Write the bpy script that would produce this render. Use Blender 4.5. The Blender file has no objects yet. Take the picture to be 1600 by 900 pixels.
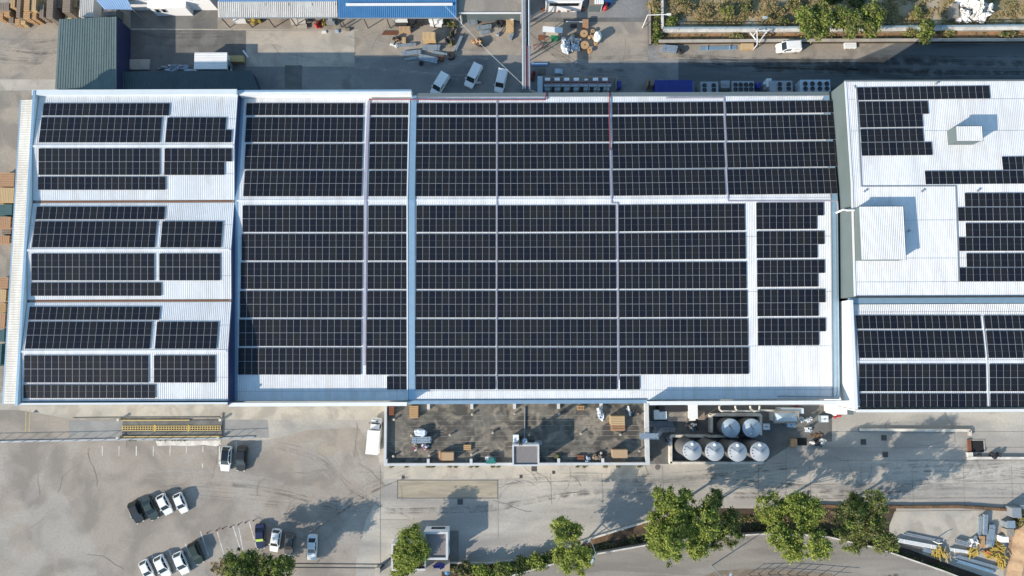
import bpy, math, random
import numpy as np
from mathutils import Vector, Matrix
random.seed(7); rng = np.random.default_rng(11)
SC = bpy.context.scene; COL = SC.collection
R = math.radians
# ---------------------------------------------------------------- camera
FPX = 1067.0; HC = 124.5; TILT = math.atan(.0845); YAW = -.0035
cd = bpy.data.cameras.new('camera'); cam = bpy.data.objects.new('camera', cd); COL.objects.link(cam)
cam.location = (0, 0, HC); cam.rotation_euler = (TILT, 0, YAW)
cd.sensor_width = 36; cd.lens = 36*FPX/1600; cd.clip_start = 1; cd.clip_end = 3000
SC.camera = cam
# ---------------------------------------------------------------- light
SUN_EL = R(26.5); SX, SY = -.848, -.530          # horizontal direction towards the sun
w = bpy.data.worlds.new('World'); SC.world = w; w.use_nodes = True
nt = w.node_tree; bg = nt.nodes['Background']
sk = nt.nodes.new('ShaderNodeTexSky'); sk.sky_type = 'NISHITA'; sk.sun_disc = False
sk.sun_elevation = SUN_EL; sk.sun_rotation = math.atan2(SX, SY) % (2*math.pi)
sk.altitude = 100; sk.air_density = 1.0; sk.dust_density = .35; sk.ozone_density = .8
tn = nt.nodes.new('ShaderNodeMix'); tn.data_type = 'RGBA'; tn.blend_type = 'MULTIPLY'; tn.inputs[0].default_value = 1; tn.inputs[7].default_value = (.93, 1.06, 1.05, 1)
nt.links.new(sk.outputs[0], tn.inputs[6]); nt.links.new(tn.outputs[2], bg.inputs[0]); bg.inputs[1].default_value = .15
ld = bpy.data.lights.new('sun', 'SUN'); ld.energy = 4.1; ld.angle = R(.55); ld.color = (1, .885, .745)
sun = bpy.data.objects.new('sun', ld); COL.objects.link(sun)
ce = math.cos(SUN_EL)
sun.rotation_euler = Vector((SX*ce, SY*ce, math.sin(SUN_EL))).to_track_quat('Z', 'Y').to_euler()
vs = SC.view_settings; vs.view_transform = 'Standard'; vs.look = 'None'; vs.exposure = .74; vs.gamma = 1
vs.use_curve_mapping = False
SC.cycles.max_bounces = 5; SC.cycles.diffuse_bounces = 3; SC.cycles.glossy_bounces = 3; SC.cycles.transmission_bounces = 2

# ---------------------------------------------------------------- survey: a point of the photograph, at a known height, as a place on site
def P(px, py, z=0.0):
    u = (px-800)/FPX; v = (450-py)/FPX
    y = v*math.cos(TILT)+math.sin(TILT); d = math.cos(TILT)-v*math.sin(TILT)
    s = (HC-z)/d; X, Y = u*s, y*s
    return (X*math.cos(YAW)-Y*math.sin(YAW), X*math.sin(YAW)+Y*math.cos(YAW))
def PR(px, py, zf):                                # on a roof z = zf(x, y)
    z = 9.0
    for _ in range(6):
        x, y = P(px, py, z); z = zf(x, y)
    return Vector((x, y, z))
def rect(x0, y0, x1, y1, z):
    a = P(x0, y1, z); b = P(x1, y0, z)
    return (a[0]+b[0])/2, (a[1]+b[1])/2, abs(b[0]-a[0]), abs(b[1]-a[1])

# ---------------------------------------------------------------- materials
M = {}
def mat(name, c, rough=.6, metal=0, c2=None, scale=3.0, amt=.5, bump=0.0, detail=4, stretch=None, world=False, spec=.5,
        stain=None, stain_scale=.08, stain_amt=.6, grit=0.0, grit_scale=14):
    m = bpy.data.materials.new(name); m.use_nodes = True; n = m.node_tree.nodes; l = m.node_tree.links
    b = n['Principled BSDF']; b.inputs['Roughness'].default_value = rough; b.inputs['Metallic'].default_value = metal
    b.inputs['Specular IOR Level'].default_value = spec
    if c2 is None and not grit and stain is None:
        b.inputs['Base Color'].default_value = (*c, 1)
    else:
        if world:
            g = n.new('ShaderNodeNewGeometry'); co = g.outputs['Position']
        else:
            g = n.new('ShaderNodeTexCoord'); co = g.outputs['Object']
        def noise(sc, det, st=None, dist=0):
            t = n.new('ShaderNodeTexNoise'); t.inputs['Scale'].default_value = sc; t.inputs['Detail'].default_value = det
            t.inputs['Distortion'].default_value = dist
            if st:
                mp = n.new('ShaderNodeMapping'); mp.inputs['Scale'].default_value = st[:3]
                if len(st) > 3: mp.inputs['Rotation'].default_value = (0, 0, st[3])
                l.new(co, mp.inputs['Vector']); l.new(mp.outputs[0], t.inputs['Vector'])
            else: l.new(co, t.inputs['Vector'])
            return t.outputs['Fac']
        def ramp(src, lo, hi):
            r = n.new('ShaderNodeMapRange'); r.inputs[1].default_value = lo; r.inputs[2].default_value = hi
            l.new(src, r.inputs[0]); return r.outputs[0]
        def mix(fac, a, bb, mul=1.0):
            x = n.new('ShaderNodeMix'); x.data_type = 'RGBA'
            if mul != 1.0:
                mm = n.new('ShaderNodeMath'); mm.operation = 'MULTIPLY'; mm.inputs[1].default_value = mul; l.new(fac, mm.inputs[0]); fac = mm.outputs[0]
            l.new(fac, x.inputs[0])
            for v, i in ((a, 6), (bb, 7)):
                if isinstance(v, tuple): x.inputs[i].default_value = (*v, 1)
                else: l.new(v, x.inputs[i])
            return x.outputs[2]
        cur = c
        f = noise(scale, detail, stretch, .4)
        if world: amt = amt*.42
        if c2 is not None: cur = mix(ramp(f, .5-amt*.5, .5+amt*.5), c, c2)
        if stain is not None:
            cur = mix(ramp(noise(stain_scale, 6, stretch, 1.2), .50, .62), cur, stain, stain_amt)
        if grit:
            gr = ramp(noise(grit_scale, 3), .35, .7); d = tuple(x*.45 for x in c)
            cur = mix(gr, cur, d, grit)
        l.new(cur, b.inputs['Base Color'])
        if bump:
            bp = n.new('ShaderNodeBump'); bp.inputs['Strength'].default_value = bump; bp.inputs['Distance'].default_value = .05
            l.new(f, bp.inputs['Height']); l.new(bp.outputs[0], b.inputs['Normal'])
    M[name] = m; return m
G = dict(world=True)
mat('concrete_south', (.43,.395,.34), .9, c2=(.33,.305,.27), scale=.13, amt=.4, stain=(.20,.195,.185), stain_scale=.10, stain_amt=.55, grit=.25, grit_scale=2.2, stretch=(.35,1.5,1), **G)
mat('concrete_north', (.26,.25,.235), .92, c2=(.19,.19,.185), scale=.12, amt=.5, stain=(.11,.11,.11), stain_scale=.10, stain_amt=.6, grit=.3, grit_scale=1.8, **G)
mat('concrete_pale', (.45,.40,.33), .9, c2=(.37,.34,.29), scale=.3, amt=.5, stain=(.27,.24,.2), stain_scale=.22, grit=.2, grit_scale=3, **G)
mat('concrete_tan', (.34,.29,.23), .9, c2=(.27,.24,.20), scale=.2, amt=.5, stain=(.17,.15,.13), stain_scale=.18, grit=.3, grit_scale=2.5, **G)
mat('asphalt_yard', (.17,.165,.15), .92, c2=(.13,.125,.118), scale=.25, amt=.5, stain=(.09,.09,.085), stain_scale=.2, grit=.3, grit_scale=3, **G)
mat('asphalt_park', (.315,.272,.225), .92, c2=(.225,.198,.168), scale=.16, amt=.4, stain=(.37,.34,.30), stain_scale=.09, stain_amt=.6, grit=.25, grit_scale=2.5, stretch=(1,1,1,.5), **G)
mat('asphalt_ramp', (.27,.265,.25), .92, c2=(.23,.225,.215), scale=.4, amt=.5, grit=.15, grit_scale=4, **G)
mat('asphalt_road', (.26,.23,.195), .92, c2=(.20,.178,.152), scale=.16, amt=.45, stain=(.31,.28,.24), stain_scale=.14, stain_amt=.55, grit=.2, grit_scale=3, stretch=(.35,2.2,1,-.05), **G)
mat('asphalt_dark', (.13,.14,.14), .9, c2=(.085,.095,.10), scale=.14, amt=.45, stain=(.04,.045,.05), stain_scale=.16, stain_amt=.8, grit=.3, grit_scale=1.5, stretch=(.25,1.6,1), **G)
mat('soil_brown', (.20,.115,.06), .95, c2=(.11,.07,.04), scale=.9, amt=.5, grit=.5, grit_scale=4, bump=.6, **G)
mat('soil_dark', (.05,.035,.024), .95, c2=(.085,.055,.035), scale=.8, amt=.5, grit=.4, grit_scale=4, bump=.6, **G)
mat('verge_dirt', (.24,.19,.14), .95, c2=(.17,.135,.10), scale=.6, amt=.5, grit=.4, grit_scale=3, bump=.4, **G)
mat('soil_red', (.36,.20,.10), .95, c2=(.25,.15,.08), scale=.6, amt=.5, grit=.4, grit_scale=4, **G)
mat('bank_dirt', (.42,.29,.18), .95, c2=(.27,.18,.11), scale=.5, amt=.5, grit=.35, grit_scale=3, bump=.5, **G)
mat('dry_grass', (.36,.27,.15), .95, c2=(.20,.165,.08), scale=.22, amt=.45, stain=(.40,.35,.28), stain_scale=.12, stain_amt=.7, grit=.4, grit_scale=2.5, bump=.6, **G)
mat('white_kerb', (.66,.62,.55), .85, c2=(.5,.46,.4), scale=.7, grit=.2, grit_scale=4, **G)
mat('grass_blade', (.30,.23,.10), .9, c2=(.13,.13,.05), scale=.3, amt=.6, **G)
mat('terrace_felt', (.16,.145,.12), .95, c2=(.06,.056,.05), scale=.28, amt=.3, stain=(.30,.255,.195), stain_scale=.33, stain_amt=.75, grit=.6, grit_scale=1.5, **G)
mat('felt_seam', (.27,.245,.20), .95, c2=(.14,.13,.11), scale=.5, amt=.3, **G)
mat('parapet_grey', (.56,.56,.55), .8, c2=(.46,.46,.45), scale=.6, grit=.15, grit_scale=3)
mat('silo_shell', (.15,.147,.14), .7, c2=(.11,.108,.105), scale=1, grit=.2)
mat('gravel_roof', (.25,.225,.215), .95, c2=(.17,.155,.15), scale=6, amt=.6, grit=.4, grit_scale=9)
mat('ramp_tan', (.36,.31,.23), .9, c2=(.30,.265,.20), scale=.5, amt=.5, stain=(.23,.2,.16), stain_scale=.3, grit=.2, grit_scale=3, stretch=(.3,2.5,1), **G)
mat('roof_white', (.70,.705,.70), .5, c2=(.62,.63,.635), scale=.25, amt=.8, stain=(.50,.47,.43), stain_scale=.3, stain_amt=.35, grit=.12, grit_scale=1.2, stretch=(1.5,.25,1), **G)
mat('roof_cream', (.60,.58,.53), .55, c2=(.50,.47,.42), scale=.5, amt=.6, grit=.2, grit_scale=2, stretch=(2,.3,1), **G)
mat('white_paint', (.72,.72,.70), .5, c2=(.66,.65,.63), scale=.4, grit=.1, grit_scale=2)
mat('white_wall', (.78,.78,.77), .7, c2=(.72,.71,.70), scale=.3)
mat('galvanised', (.38,.54,.64), .36, .6, c2=(.33,.47,.57), scale=1.2)  # blue of the reflected sky is put into the metal's base colour
mat('grey_steel', (.36,.38,.40), .5, .4, c2=(.27,.29,.31), scale=2, grit=.2)
mat('steel_sheet', (.42,.48,.52), .45, .55, c2=(.32,.37,.41), scale=1.5, grit=.2)
mat('dark_steel', (.06,.062,.066), .5, .3, c2=(.035,.035,.038), scale=2)
mat('navy_panel', (.022,.03,.09), .55, c2=(.016,.022,.07), scale=.6)
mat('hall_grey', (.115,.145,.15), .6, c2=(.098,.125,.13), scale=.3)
mat('pale_panel', (.58,.62,.63), .5, c2=(.52,.56,.57), scale=.3)
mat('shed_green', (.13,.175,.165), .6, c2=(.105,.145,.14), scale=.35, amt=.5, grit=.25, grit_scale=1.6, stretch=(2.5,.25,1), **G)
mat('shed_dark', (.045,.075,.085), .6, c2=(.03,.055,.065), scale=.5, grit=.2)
mat('blue_sheet', (.07,.21,.40), .5, c2=(.05,.17,.34), scale=.5, grit=.15)
mat('blue_pale', (.20,.33,.52), .5, c2=(.16,.28,.46), scale=.8)
mat('blue_tank', (.42,.50,.56), .45, .1, c2=(.36,.44,.50), scale=1.0, grit=.1)
mat('container_blue', (.02,.035,.24), .5, c2=(.015,.028,.18), scale=.8)
mat('silver_tank', (.44,.46,.47), .4, .3, c2=(.36,.38,.39), scale=1.2, grit=.12)
mat('timber', (.50,.31,.15), .85, c2=(.36,.22,.11), scale=2.2, amt=.6, grit=.3, grit_scale=5)
mat('timber_pale', (.52,.38,.21), .85, c2=(.48,.32,.16), scale=1.8, amt=.6, grit=.2)
mat('timber_grey', (.27,.215,.165), .9, c2=(.18,.14,.11), scale=2.2, amt=.6, grit=.3)
mat('timber_orange', (.46,.27,.15), .85, c2=(.35,.20,.11), scale=2, grit=.3)
mat('timber_teal', (.06,.14,.15), .8, c2=(.04,.10,.11), scale=2, grit=.3)
mat('rust', (.22,.085,.04), .9, c2=(.13,.05,.03), scale=2.5, grit=.3)
mat('cardboard', (.40,.28,.17), .9, c2=(.38,.25,.14), scale=1.5)
mat('red_pipe', (.22,.05,.07), .5, c2=(.16,.04,.055), scale=1)
mat('purple_tray', (.42,.39,.44), .5, .2, c2=(.34,.31,.36), scale=1)
mat('red_paint', (.42,.03,.03), .5)
mat('green_paint', (.015,.17,.08), .5)
mat('teal_paint', (.02,.16,.14), .5)
mat('yellow_paint', (.50,.35,.07), .6, c2=(.38,.27,.06), scale=2, grit=.2)
mat('yellow_rail', (.50,.37,.14), .65, c2=(.38,.28,.12), scale=2, grit=.2)
mat('black_rubber', (.018,.018,.02), .7)
mat('black_pit', (.008,.008,.009), .9)
mat('plastic_sheet', (.66,.70,.74), .3, c2=(.5,.56,.62), scale=3, bump=.7)
mat('white_bag', (.72,.72,.70), .7, c2=(.6,.6,.58), scale=3, bump=.5)
mat('line_paint', (.62,.61,.57), .8, c2=(.42,.41,.38), scale=.9, amt=.5, **G)
mat('line_yellow', (.45,.36,.16), .85, c2=(.33,.28,.15), scale=1.2, **G)
mat('crack', (.20,.19,.17), .95, **G)
mat('joint', (.13,.125,.115), .95, **G)
mat('grating', (.10,.085,.08), .8, c2=(.16,.14,.13), scale=2)
mat('rubble', (.62,.61,.58), .9, c2=(.42,.41,.39), scale=2, bump=.5)
mat('bark', (.13,.09,.06), .95, c2=(.07,.05,.035), scale=3, bump=.5)
mat('panel_frame', (.40,.41,.42), .45, .2)
mat('panel_seam', (.10,.105,.11), .4)
mat('glass_dark', (.012,.015,.018), .12)
mat('lamp_glass', (.7,.7,.66), .25)
mat('tail_red', (.35,.01,.01), .3)
def cellmat():
    m = bpy.data.materials.new('solar_cells'); m.use_nodes = True; n = m.node_tree.nodes; l = m.node_tree.links; b = n['Principled BSDF']
    oi = n.new('ShaderNodeObjectInfo'); x = n.new('ShaderNodeMix'); x.data_type = 'RGBA'
    x.inputs[6].default_value = (.0085,.0105,.0175,1); x.inputs[7].default_value = (.0165,.0168,.0185,1)
    l.new(oi.outputs['Random'], x.inputs[0]); l.new(x.outputs[2], b.inputs['Base Color'])
    b.inputs['Roughness'].default_value = .3; b.inputs['Specular IOR Level'].default_value = .2
    M['solar_cells'] = m
cellmat()
def leafmat(name, c, c2):
    m = bpy.data.materials.new(name); m.use_nodes = True; n = m.node_tree.nodes; l = m.node_tree.links; b = n['Principled BSDF']
    g = n.new('ShaderNodeNewGeometry'); t = n.new('ShaderNodeTexNoise'); t.inputs['Scale'].default_value = .9; t.inputs['Detail'].default_value = 3
    l.new(g.outputs['Position'], t.inputs['Vector'])
    r = n.new('ShaderNodeMapRange'); r.inputs[1].default_value = .35; r.inputs[2].default_value = .65; l.new(t.outputs['Fac'], r.inputs[0])
    x = n.new('ShaderNodeMix'); x.data_type = 'RGBA'; x.inputs[6].default_value = (*c,1); x.inputs[7].default_value = (*c2,1); l.new(r.outputs[0], x.inputs[0])
    l.new(x.outputs[2], b.inputs['Base Color']); b.inputs['Roughness'].default_value = .6; b.inputs['Specular IOR Level'].default_value = .25
    tr = n.new('ShaderNodeBsdfTranslucent'); l.new(x.outputs[2], tr.inputs['Color'])
    ms = n.new('ShaderNodeMixShader'); ms.inputs[0].default_value = .38
    out = n['Material Output']; l.new(b.outputs[0], ms.inputs[1]); l.new(tr.outputs[0], ms.inputs[2]); l.new(ms.outputs[0], out.inputs['Surface'])
    M[name] = m
leafmat('leaf_pine', (.28,.33,.07), (.19,.245,.05))
leafmat('leaf_light', (.37,.40,.09), (.27,.32,.068))
leafmat('leaf_olive', (.22,.22,.09), (.15,.16,.06))
leafmat('leaf_dark', (.075,.115,.03), (.05,.08,.022))
leafmat('leaf_dry', (.44,.34,.18), (.29,.23,.11))
def carpaint(name, c, rough=.25, metal=0):
    m = mat(name, c, rough, metal); m.node_tree.nodes['Principled BSDF'].inputs['Coat Weight'].default_value = .25
    m.node_tree.nodes['Principled BSDF'].inputs['Coat Roughness'].default_value = .08
for nm, c, me in (('car_white',(.74,.74,.73),0), ('car_silver',(.50,.52,.53),.4), ('car_grey',(.12,.12,.125),.3), ('car_black',(.012,.013,.014),0),
                  ('car_green',(.03,.05,.045),.2), ('car_navy',(.015,.022,.07),.1), ('car_darkgreen',(.016,.03,.022),.1), ('car_paleblue',(.60,.62,.62),.1)): carpaint(nm, c, .3, me)
mat('hi_vis', (.45,.62,.10), .6)

# ---------------------------------------------------------------- mesh helpers
class MB:
    def __init__(s): s.v = []; s.f = []; s.m = []
    def add(s, vs, fs, mi=0):
        o = len(s.v); s.v += [tuple(x) for x in vs]; s.f += [tuple(o+i for i in f) for f in fs]; s.m += [mi]*len(fs); return s
    def box(s, cx, cy, z0, z1, sx, sy, rot=0, mi=0, tx=1.0, ty=1.0):
        c, n = math.cos(rot), math.sin(rot); vs = []
        for z, kx, ky in ((z0,1,1), (z1,tx,ty)):
            for a, b in ((-1,-1),(1,-1),(1,1),(-1,1)):
                x, y = a*sx/2*kx, b*sy/2*ky; vs.append((cx+x*c-y*n, cy+x*n+y*c, z))
        return s.add(vs, [(3,2,1,0),(4,5,6,7),(0,1,5,4),(1,2,6,5),(2,3,7,6),(3,0,4,7)], mi)
    def prism(s, pts, z0, z1, mi=0):
        n = len(pts); a = sum(pts[i][0]*pts[(i+1)%n][1]-pts[(i+1)%n][0]*pts[i][1] for i in range(n))
        if a < 0: pts = pts[::-1]
        zf = (lambda z: z if callable(z) else (lambda x, y: z)); f0, f1 = zf(z0), zf(z1)
        vs = [(x, y, f0(x, y)) for x, y in pts]+[(x, y, f1(x, y)) for x, y in pts]
        return s.add(vs, [tuple(range(n-1,-1,-1)), tuple(range(n,2*n))]+[(i,(i+1)%n,n+(i+1)%n,n+i) for i in range(n)], mi)
    def sheet(s, pts, z=0, mi=0):
        n = len(pts); a = sum(pts[i][0]*pts[(i+1)%n][1]-pts[(i+1)%n][0]*pts[i][1] for i in range(n))
        if a < 0: pts = pts[::-1]
        return s.add([(x, y, z) for x, y in pts], [tuple(range(n))], mi)
    def quad(s, a, b, c, d, mi=0): return s.add([a, b, c, d], [(0,1,2,3)], mi)
    def tube(s, p, q, r, n=8, mi=0, r2=None, cap=True):
        p, q = Vector(p), Vector(q); d = (q-p).normalized(); u = d.orthogonal().normalized(); w_ = d.cross(u); r2 = r if r2 is None else r2
        vs = []
        for o, rr in ((p, r), (q, r2)):
            for i in range(n):
                a = 2*math.pi*i/n; vs.append(o+(u*math.cos(a)+w_*math.sin(a))*rr)
        fs = [(i,(i+1)%n,n+(i+1)%n,n+i) for i in range(n)]
        if cap: fs += [tuple(range(n-1,-1,-1)), tuple(range(n,2*n))]
        return s.add(vs, fs, mi)
    def path(s, pts, r, n=6, mi=0):
        for a, b in zip(pts[:-1], pts[1:]): s.tube(a, b, r, n, mi)
        return s
    def bar(s, p, q, wd, h, mi=0):
        p, q = Vector(p), Vector(q); d = (q-p).normalized(); sd = Vector((-d.y, d.x, 0))
        sd = sd.normalized() if sd.length > 1e-6 else Vector((1,0,0)); up = d.cross(sd)*-1
        if up.length < 1e-6: up = Vector((0,0,1))
        vs = [o+sd*a*wd/2+up*b*h/2 for o in (p, q) for a, b in ((-1,-1),(1,-1),(1,1),(-1,1))]
        return s.add(vs, [(3,2,1,0),(4,5,6,7),(0,1,5,4),(1,2,6,5),(2,3,7,6),(3,0,4,7)], mi)
    def lathe(s, cx, cy, prof, n=24, mi=0):
        o = len(prof); vs = [(cx+r*math.cos(2*math.pi*i/n), cy+r*math.sin(2*math.pi*i/n), z) for r, z in prof for i in range(n)]
        fs = [(j*n+i, j*n+(i+1)%n, (j+1)*n+(i+1)%n, (j+1)*n+i) for j in range(o-1) for i in range(n)]
        fs.append(tuple(range(n-1,-1,-1))); fs.append(tuple((o-1)*n+i for i in range(n)))
        return s.add(vs, fs, mi)
    def blob(s, cx, cy, z0, sx, sy, sz, seed=0, rough=.2, sq=.5, mi=0, nu=14, nv=8):
        r_ = np.random.default_rng(seed); ph = r_.random((5,3))*6.3; fr = r_.integers(1,5,(5,2))
        vs = []
        for j in range(nv+1):
            t = math.pi*j/nv
            for i in range(nu):
                a = 2*math.pi*i/nu; k = 1+rough*sum(math.sin(fr[q][0]*a+ph[q][0])*math.sin(fr[q][1]*t+ph[q][1]) for q in range(5))*.4
                x, y, z = math.sin(t)*math.cos(a), math.sin(t)*math.sin(a), math.cos(t)
                e = lambda g: math.copysign(abs(g)**sq, g)
                vs.append((cx+e(x)*sx/2*k, cy+e(y)*sy/2*k, z0+max(0,(e(z)*k+1)/2)*sz))
        fs = [(j*nu+i, (j+1)*nu+i, (j+1)*nu+(i+1)%nu, j*nu+(i+1)%nu) for j in range(nv) for i in range(nu)]
        return s.add(vs, fs, mi)
    def build(s, name, mats, parent=None, org=None, smooth=False, at=None):
        me = bpy.data.meshes.new(name)
        vs = s.v if org is None else [(x-org[0], y-org[1], z-(org[2] if len(org) > 2 else 0)) for x, y, z in s.v]
        me.from_pydata(vs, [], s.f)
        for m in (mats if isinstance(mats, (list, tuple)) else [mats]): me.materials.append(M[m])
        me.polygons.foreach_set('material_index', s.m)
        if smooth: me.polygons.foreach_set('use_smooth', [True]*len(s.f))
        me.update()
        o = bpy.data.objects.new(name, me); COL.objects.link(o)
        if parent is not None: o.parent = parent
        if at is not None: o.location = at
        return o
LAB = set()
def tag(o, label, cat, group=None, kind=None):
    o['label'] = label; o['category'] = cat
    if group: o['group'] = group
    if kind: o['kind'] = kind
    return o
def thing(name, label, cat, loc=(0,0,0), rz=0, group=None):
    o = bpy.data.objects.new(name, None); COL.objects.link(o); o.empty_display_size = .3
    o.location = loc if len(loc) == 3 else (*loc, 0); o.rotation_euler = (0, 0, rz); return tag(o, label, cat, group)
def solid(name, mb, mats, label, cat, loc, group=None, smooth=False):     # a thing that is one mesh, origin at its base
    o = mb.build(name, mats, None, (*loc, 0) if len(loc) == 2 else loc, smooth); o.location = loc if len(loc) == 3 else (*loc, 0)
    return tag(o, label, cat, group)
ZL = [0.0]
def ground(name, px, m, z, zpx=None):
    mb = MB().sheet([P(x, y, z if zpx is None else zpx) for x, y in px], z); o = mb.build(name, m); o['kind'] = 'structure'; return o
def copy_tree(o, loc, rz, label=None, group=None, scale=None):
    c = o.copy(); COL.objects.link(c); c.location = loc; c.rotation_euler = (0, 0, rz)
    if label: c['label'] = label
    if group: c['group'] = group
    if scale: c.scale = scale
    for ch in list(o.children):
        d = ch.copy(); COL.objects.link(d); d.parent = c
        for g in list(ch.children):
            e = g.copy(); COL.objects.link(e); e.parent = d
    return c
def local(name, mb, mats, label, cat, loc, rz=0, group=None, smooth=False, kind=None):      # one mesh modelled round its own origin
    o = mb.build(name, mats, None, None, smooth); o.location = loc if len(loc) == 3 else (*loc, 0); o.rotation_euler = (0, 0, rz); return tag(o, label, cat, group, kind)
def pdir(x0, y0, x1, y1, z=0):
    a, b = P(x0,y0,z), P(x1,y1,z); return ((a[0]+b[0])/2, (a[1]+b[1])/2), math.atan2(b[1]-a[1], b[0]-a[0]), math.hypot(b[0]-a[0], b[1]-a[1])

def marks(name, c, a):
    m = bpy.data.materials.new(name); m.use_nodes = True; n = m.node_tree.nodes; l = m.node_tree.links; b = n['Principled BSDF']; b.inputs['Base Color'].default_value = (*c,1); b.inputs['Roughness'].default_value = .95
    g = n.new('ShaderNodeNewGeometry'); t = n.new('ShaderNodeTexNoise'); t.inputs['Scale'].default_value = .55; t.inputs['Detail'].default_value = 5; l.new(g.outputs['Position'], t.inputs['Vector'])
    r = n.new('ShaderNodeMapRange'); r.inputs[1].default_value = .38; r.inputs[2].default_value = .68; r.inputs[4].default_value = a; l.new(t.outputs['Fac'], r.inputs[0])
    tr = n.new('ShaderNodeBsdfTransparent'); ms = n.new('ShaderNodeMixShader'); l.new(r.outputs[0], ms.inputs[0]); l.new(tr.outputs[0], ms.inputs[1]); l.new(b.outputs[0], ms.inputs[2]); l.new(ms.outputs[0], n['Material Output'].inputs['Surface']); M[name] = m
marks('tyre_dark', (.10,.098,.095), .24); marks('dust_pale', (.50,.47,.42), .32); marks('oil_stain', (.06,.06,.06), .4)
# ================================================================ SETTING: ground, yards, roads
def wrect(name, x0, y0, x1, y1, z, m):
    o = MB().sheet([(x0,y0),(x1,y0),(x1,y1),(x0,y1)], z).build(name, m); o['kind'] = 'structure'; return o
wrect('ground', -700, -700, 700, 700, -.02, 'dry_grass')
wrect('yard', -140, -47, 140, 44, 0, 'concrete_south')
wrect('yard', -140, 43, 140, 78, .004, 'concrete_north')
ground('yard', [(-150,-80),(204,-80),(204,150),(-10,638),(-150,638)], 'concrete_tan', .008)
ground('pavement', [(-150,124),(90,124),(90,141),(-150,142)], 'concrete_pale', .012)
ground('yard', [(204,-60),(384,-60),(384,150),(204,150)], 'asphalt_yard', .008)
ground('pavement', [(340,-60),(716,-60),(716,47),(340,46.5)], 'concrete_tan', .012)
ground('pavement', [(204,44.5),(560,46.5),(560,48),(204,46.5)], 'concrete_pale', .016)
ground('yard', [(384.5,48.3),(554,48.3),(554,104),(384.5,104)], 'concrete_pale', .012)
ground('yard', [(554.5,47.5),(822,42),(822,86),(554.5,90)], 'concrete_tan', .010)
ground('yard', [(445,102),(472,102),(472,142),(445,142)], 'asphalt_yard', .014)
ground('road', [(1060,68),(1640,68),(1640,150),(1060,150)], 'asphalt_dark', .008)
ground('yard', [(822,34.5),(1012,34.5),(1012,95),(822,95)], 'concrete_tan', .012)
ground('drain_channel', [(828,27.5),(1011,27.5),(1011,34),(828,34)], 'asphalt_yard', .016)
ground('path', [(1030,67),(1230,67),(1400,67),(1340,92),(1190,92),(1030,92)], 'concrete_tan', .012)
# south side
ground('pavement', [(-150,630),(603,628),(603,656),(190,655),(108,654),(30,640),(-150,640)], 'concrete_pale', .008)
ground('road', [(-150,641),(28,641),(108,655),(108,684),(-150,690)], 'asphalt_park', .012)
ground('ramp', [(108.5,655.5),(188,655),(188,684),(108.5,684)], 'asphalt_ramp', .012)
ground('ramp', [(348,655.5),(418,656),(420,684),(348,684)], 'asphalt_ramp', .012)
ground('car_park', [(-150,692),(415,688),(480,672),(560,668),(592,716),(600,760),(572,812),(556,880),(556,990),(-150,990)], 'asphalt_park', .006)
ground('pavement', [(600,727),(1018,727),(1018,748),(600,748)], 'concrete_pale', .008)
ground('loading_ramp', [(622,751),(777,751),(777,777.5),(622,777.5)], 'ramp_tan', .012)
for a, b, c, d in ((620.5,749.6,778.5,750.8),(620.5,777.7,778.5,778.9),(620.5,749.6,621.7,778.9),(777.3,749.6,778.5,778.9)):
    ground('expansion_joint', [(a,b),(c,b),(c,d),(a,d)], 'joint', .016)
for a, b, c, d in ((594,728,594.6,880),(778,779,778.5,840),(560,737.4,600,737.9),(592,812,640,812.5),(1160,674,1600,674.5),(1312,719,1600,719.4),(1228,690,1228.5,790),(1185,700,1185.6,780)):
    ground('expansion_joint', [(a,b),(c,b),(c,d),(a,d)], 'joint', .014)
ground('gravel_patch', [(493,696),(505,689),(522,690),(530,700),(522,712),(505,714),(494,708)], 'concrete_tan', .012)
ground('rubble_strip', [(243,689),(345,688),(346,694),(338,697.5),(318,695),(296,697),(270,696),(246,697)], 'white_kerb', .03)
# parking bay lines
def pline(x0, y0, x1, y1, wd=1.3, m='line_paint', name='parking_line'):
    a, b = Vector(P(x0,y0)), Vector(P(x1,y1)); d = (b-a).normalized(); n = Vector((-d.y, d.x))*wd/17
    o = MB().sheet([tuple(a-n), tuple(b-n), tuple(b+n), tuple(a+n)], .018).build(name, m); o['kind'] = 'structure'
for l in ((240,697,239.5,713),(266,697,265.5,712),(291.5,697,291,708),(317,697,317,706),(316.5,724,316.5,731),(343,697,342.5,729),(369,690,369,707),
          (339.5,831,351,870),(364,822,377,863),(373,824,380,862),(389,814,401,856),(289.5,849,297,872),(264,859,274,884),(313,830,326,868),(160,697,160,712),(186,697,186,712),(213,697,213,712),
          (238,868,246,893),(215,783,222,806),(236,776,244,799),(199,788,206,812)): pline(*l)
for x in (41, 47): pline(x, 640, x-1.5, 676, 1.4, 'line_yellow', 'road_marking')
ground('dark_triangle', [(51.5,644.5),(61.5,644.5),(56.5,639.5)], 'asphalt_dark', .014)  # small dark triangle laid flat on the pavement
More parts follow.
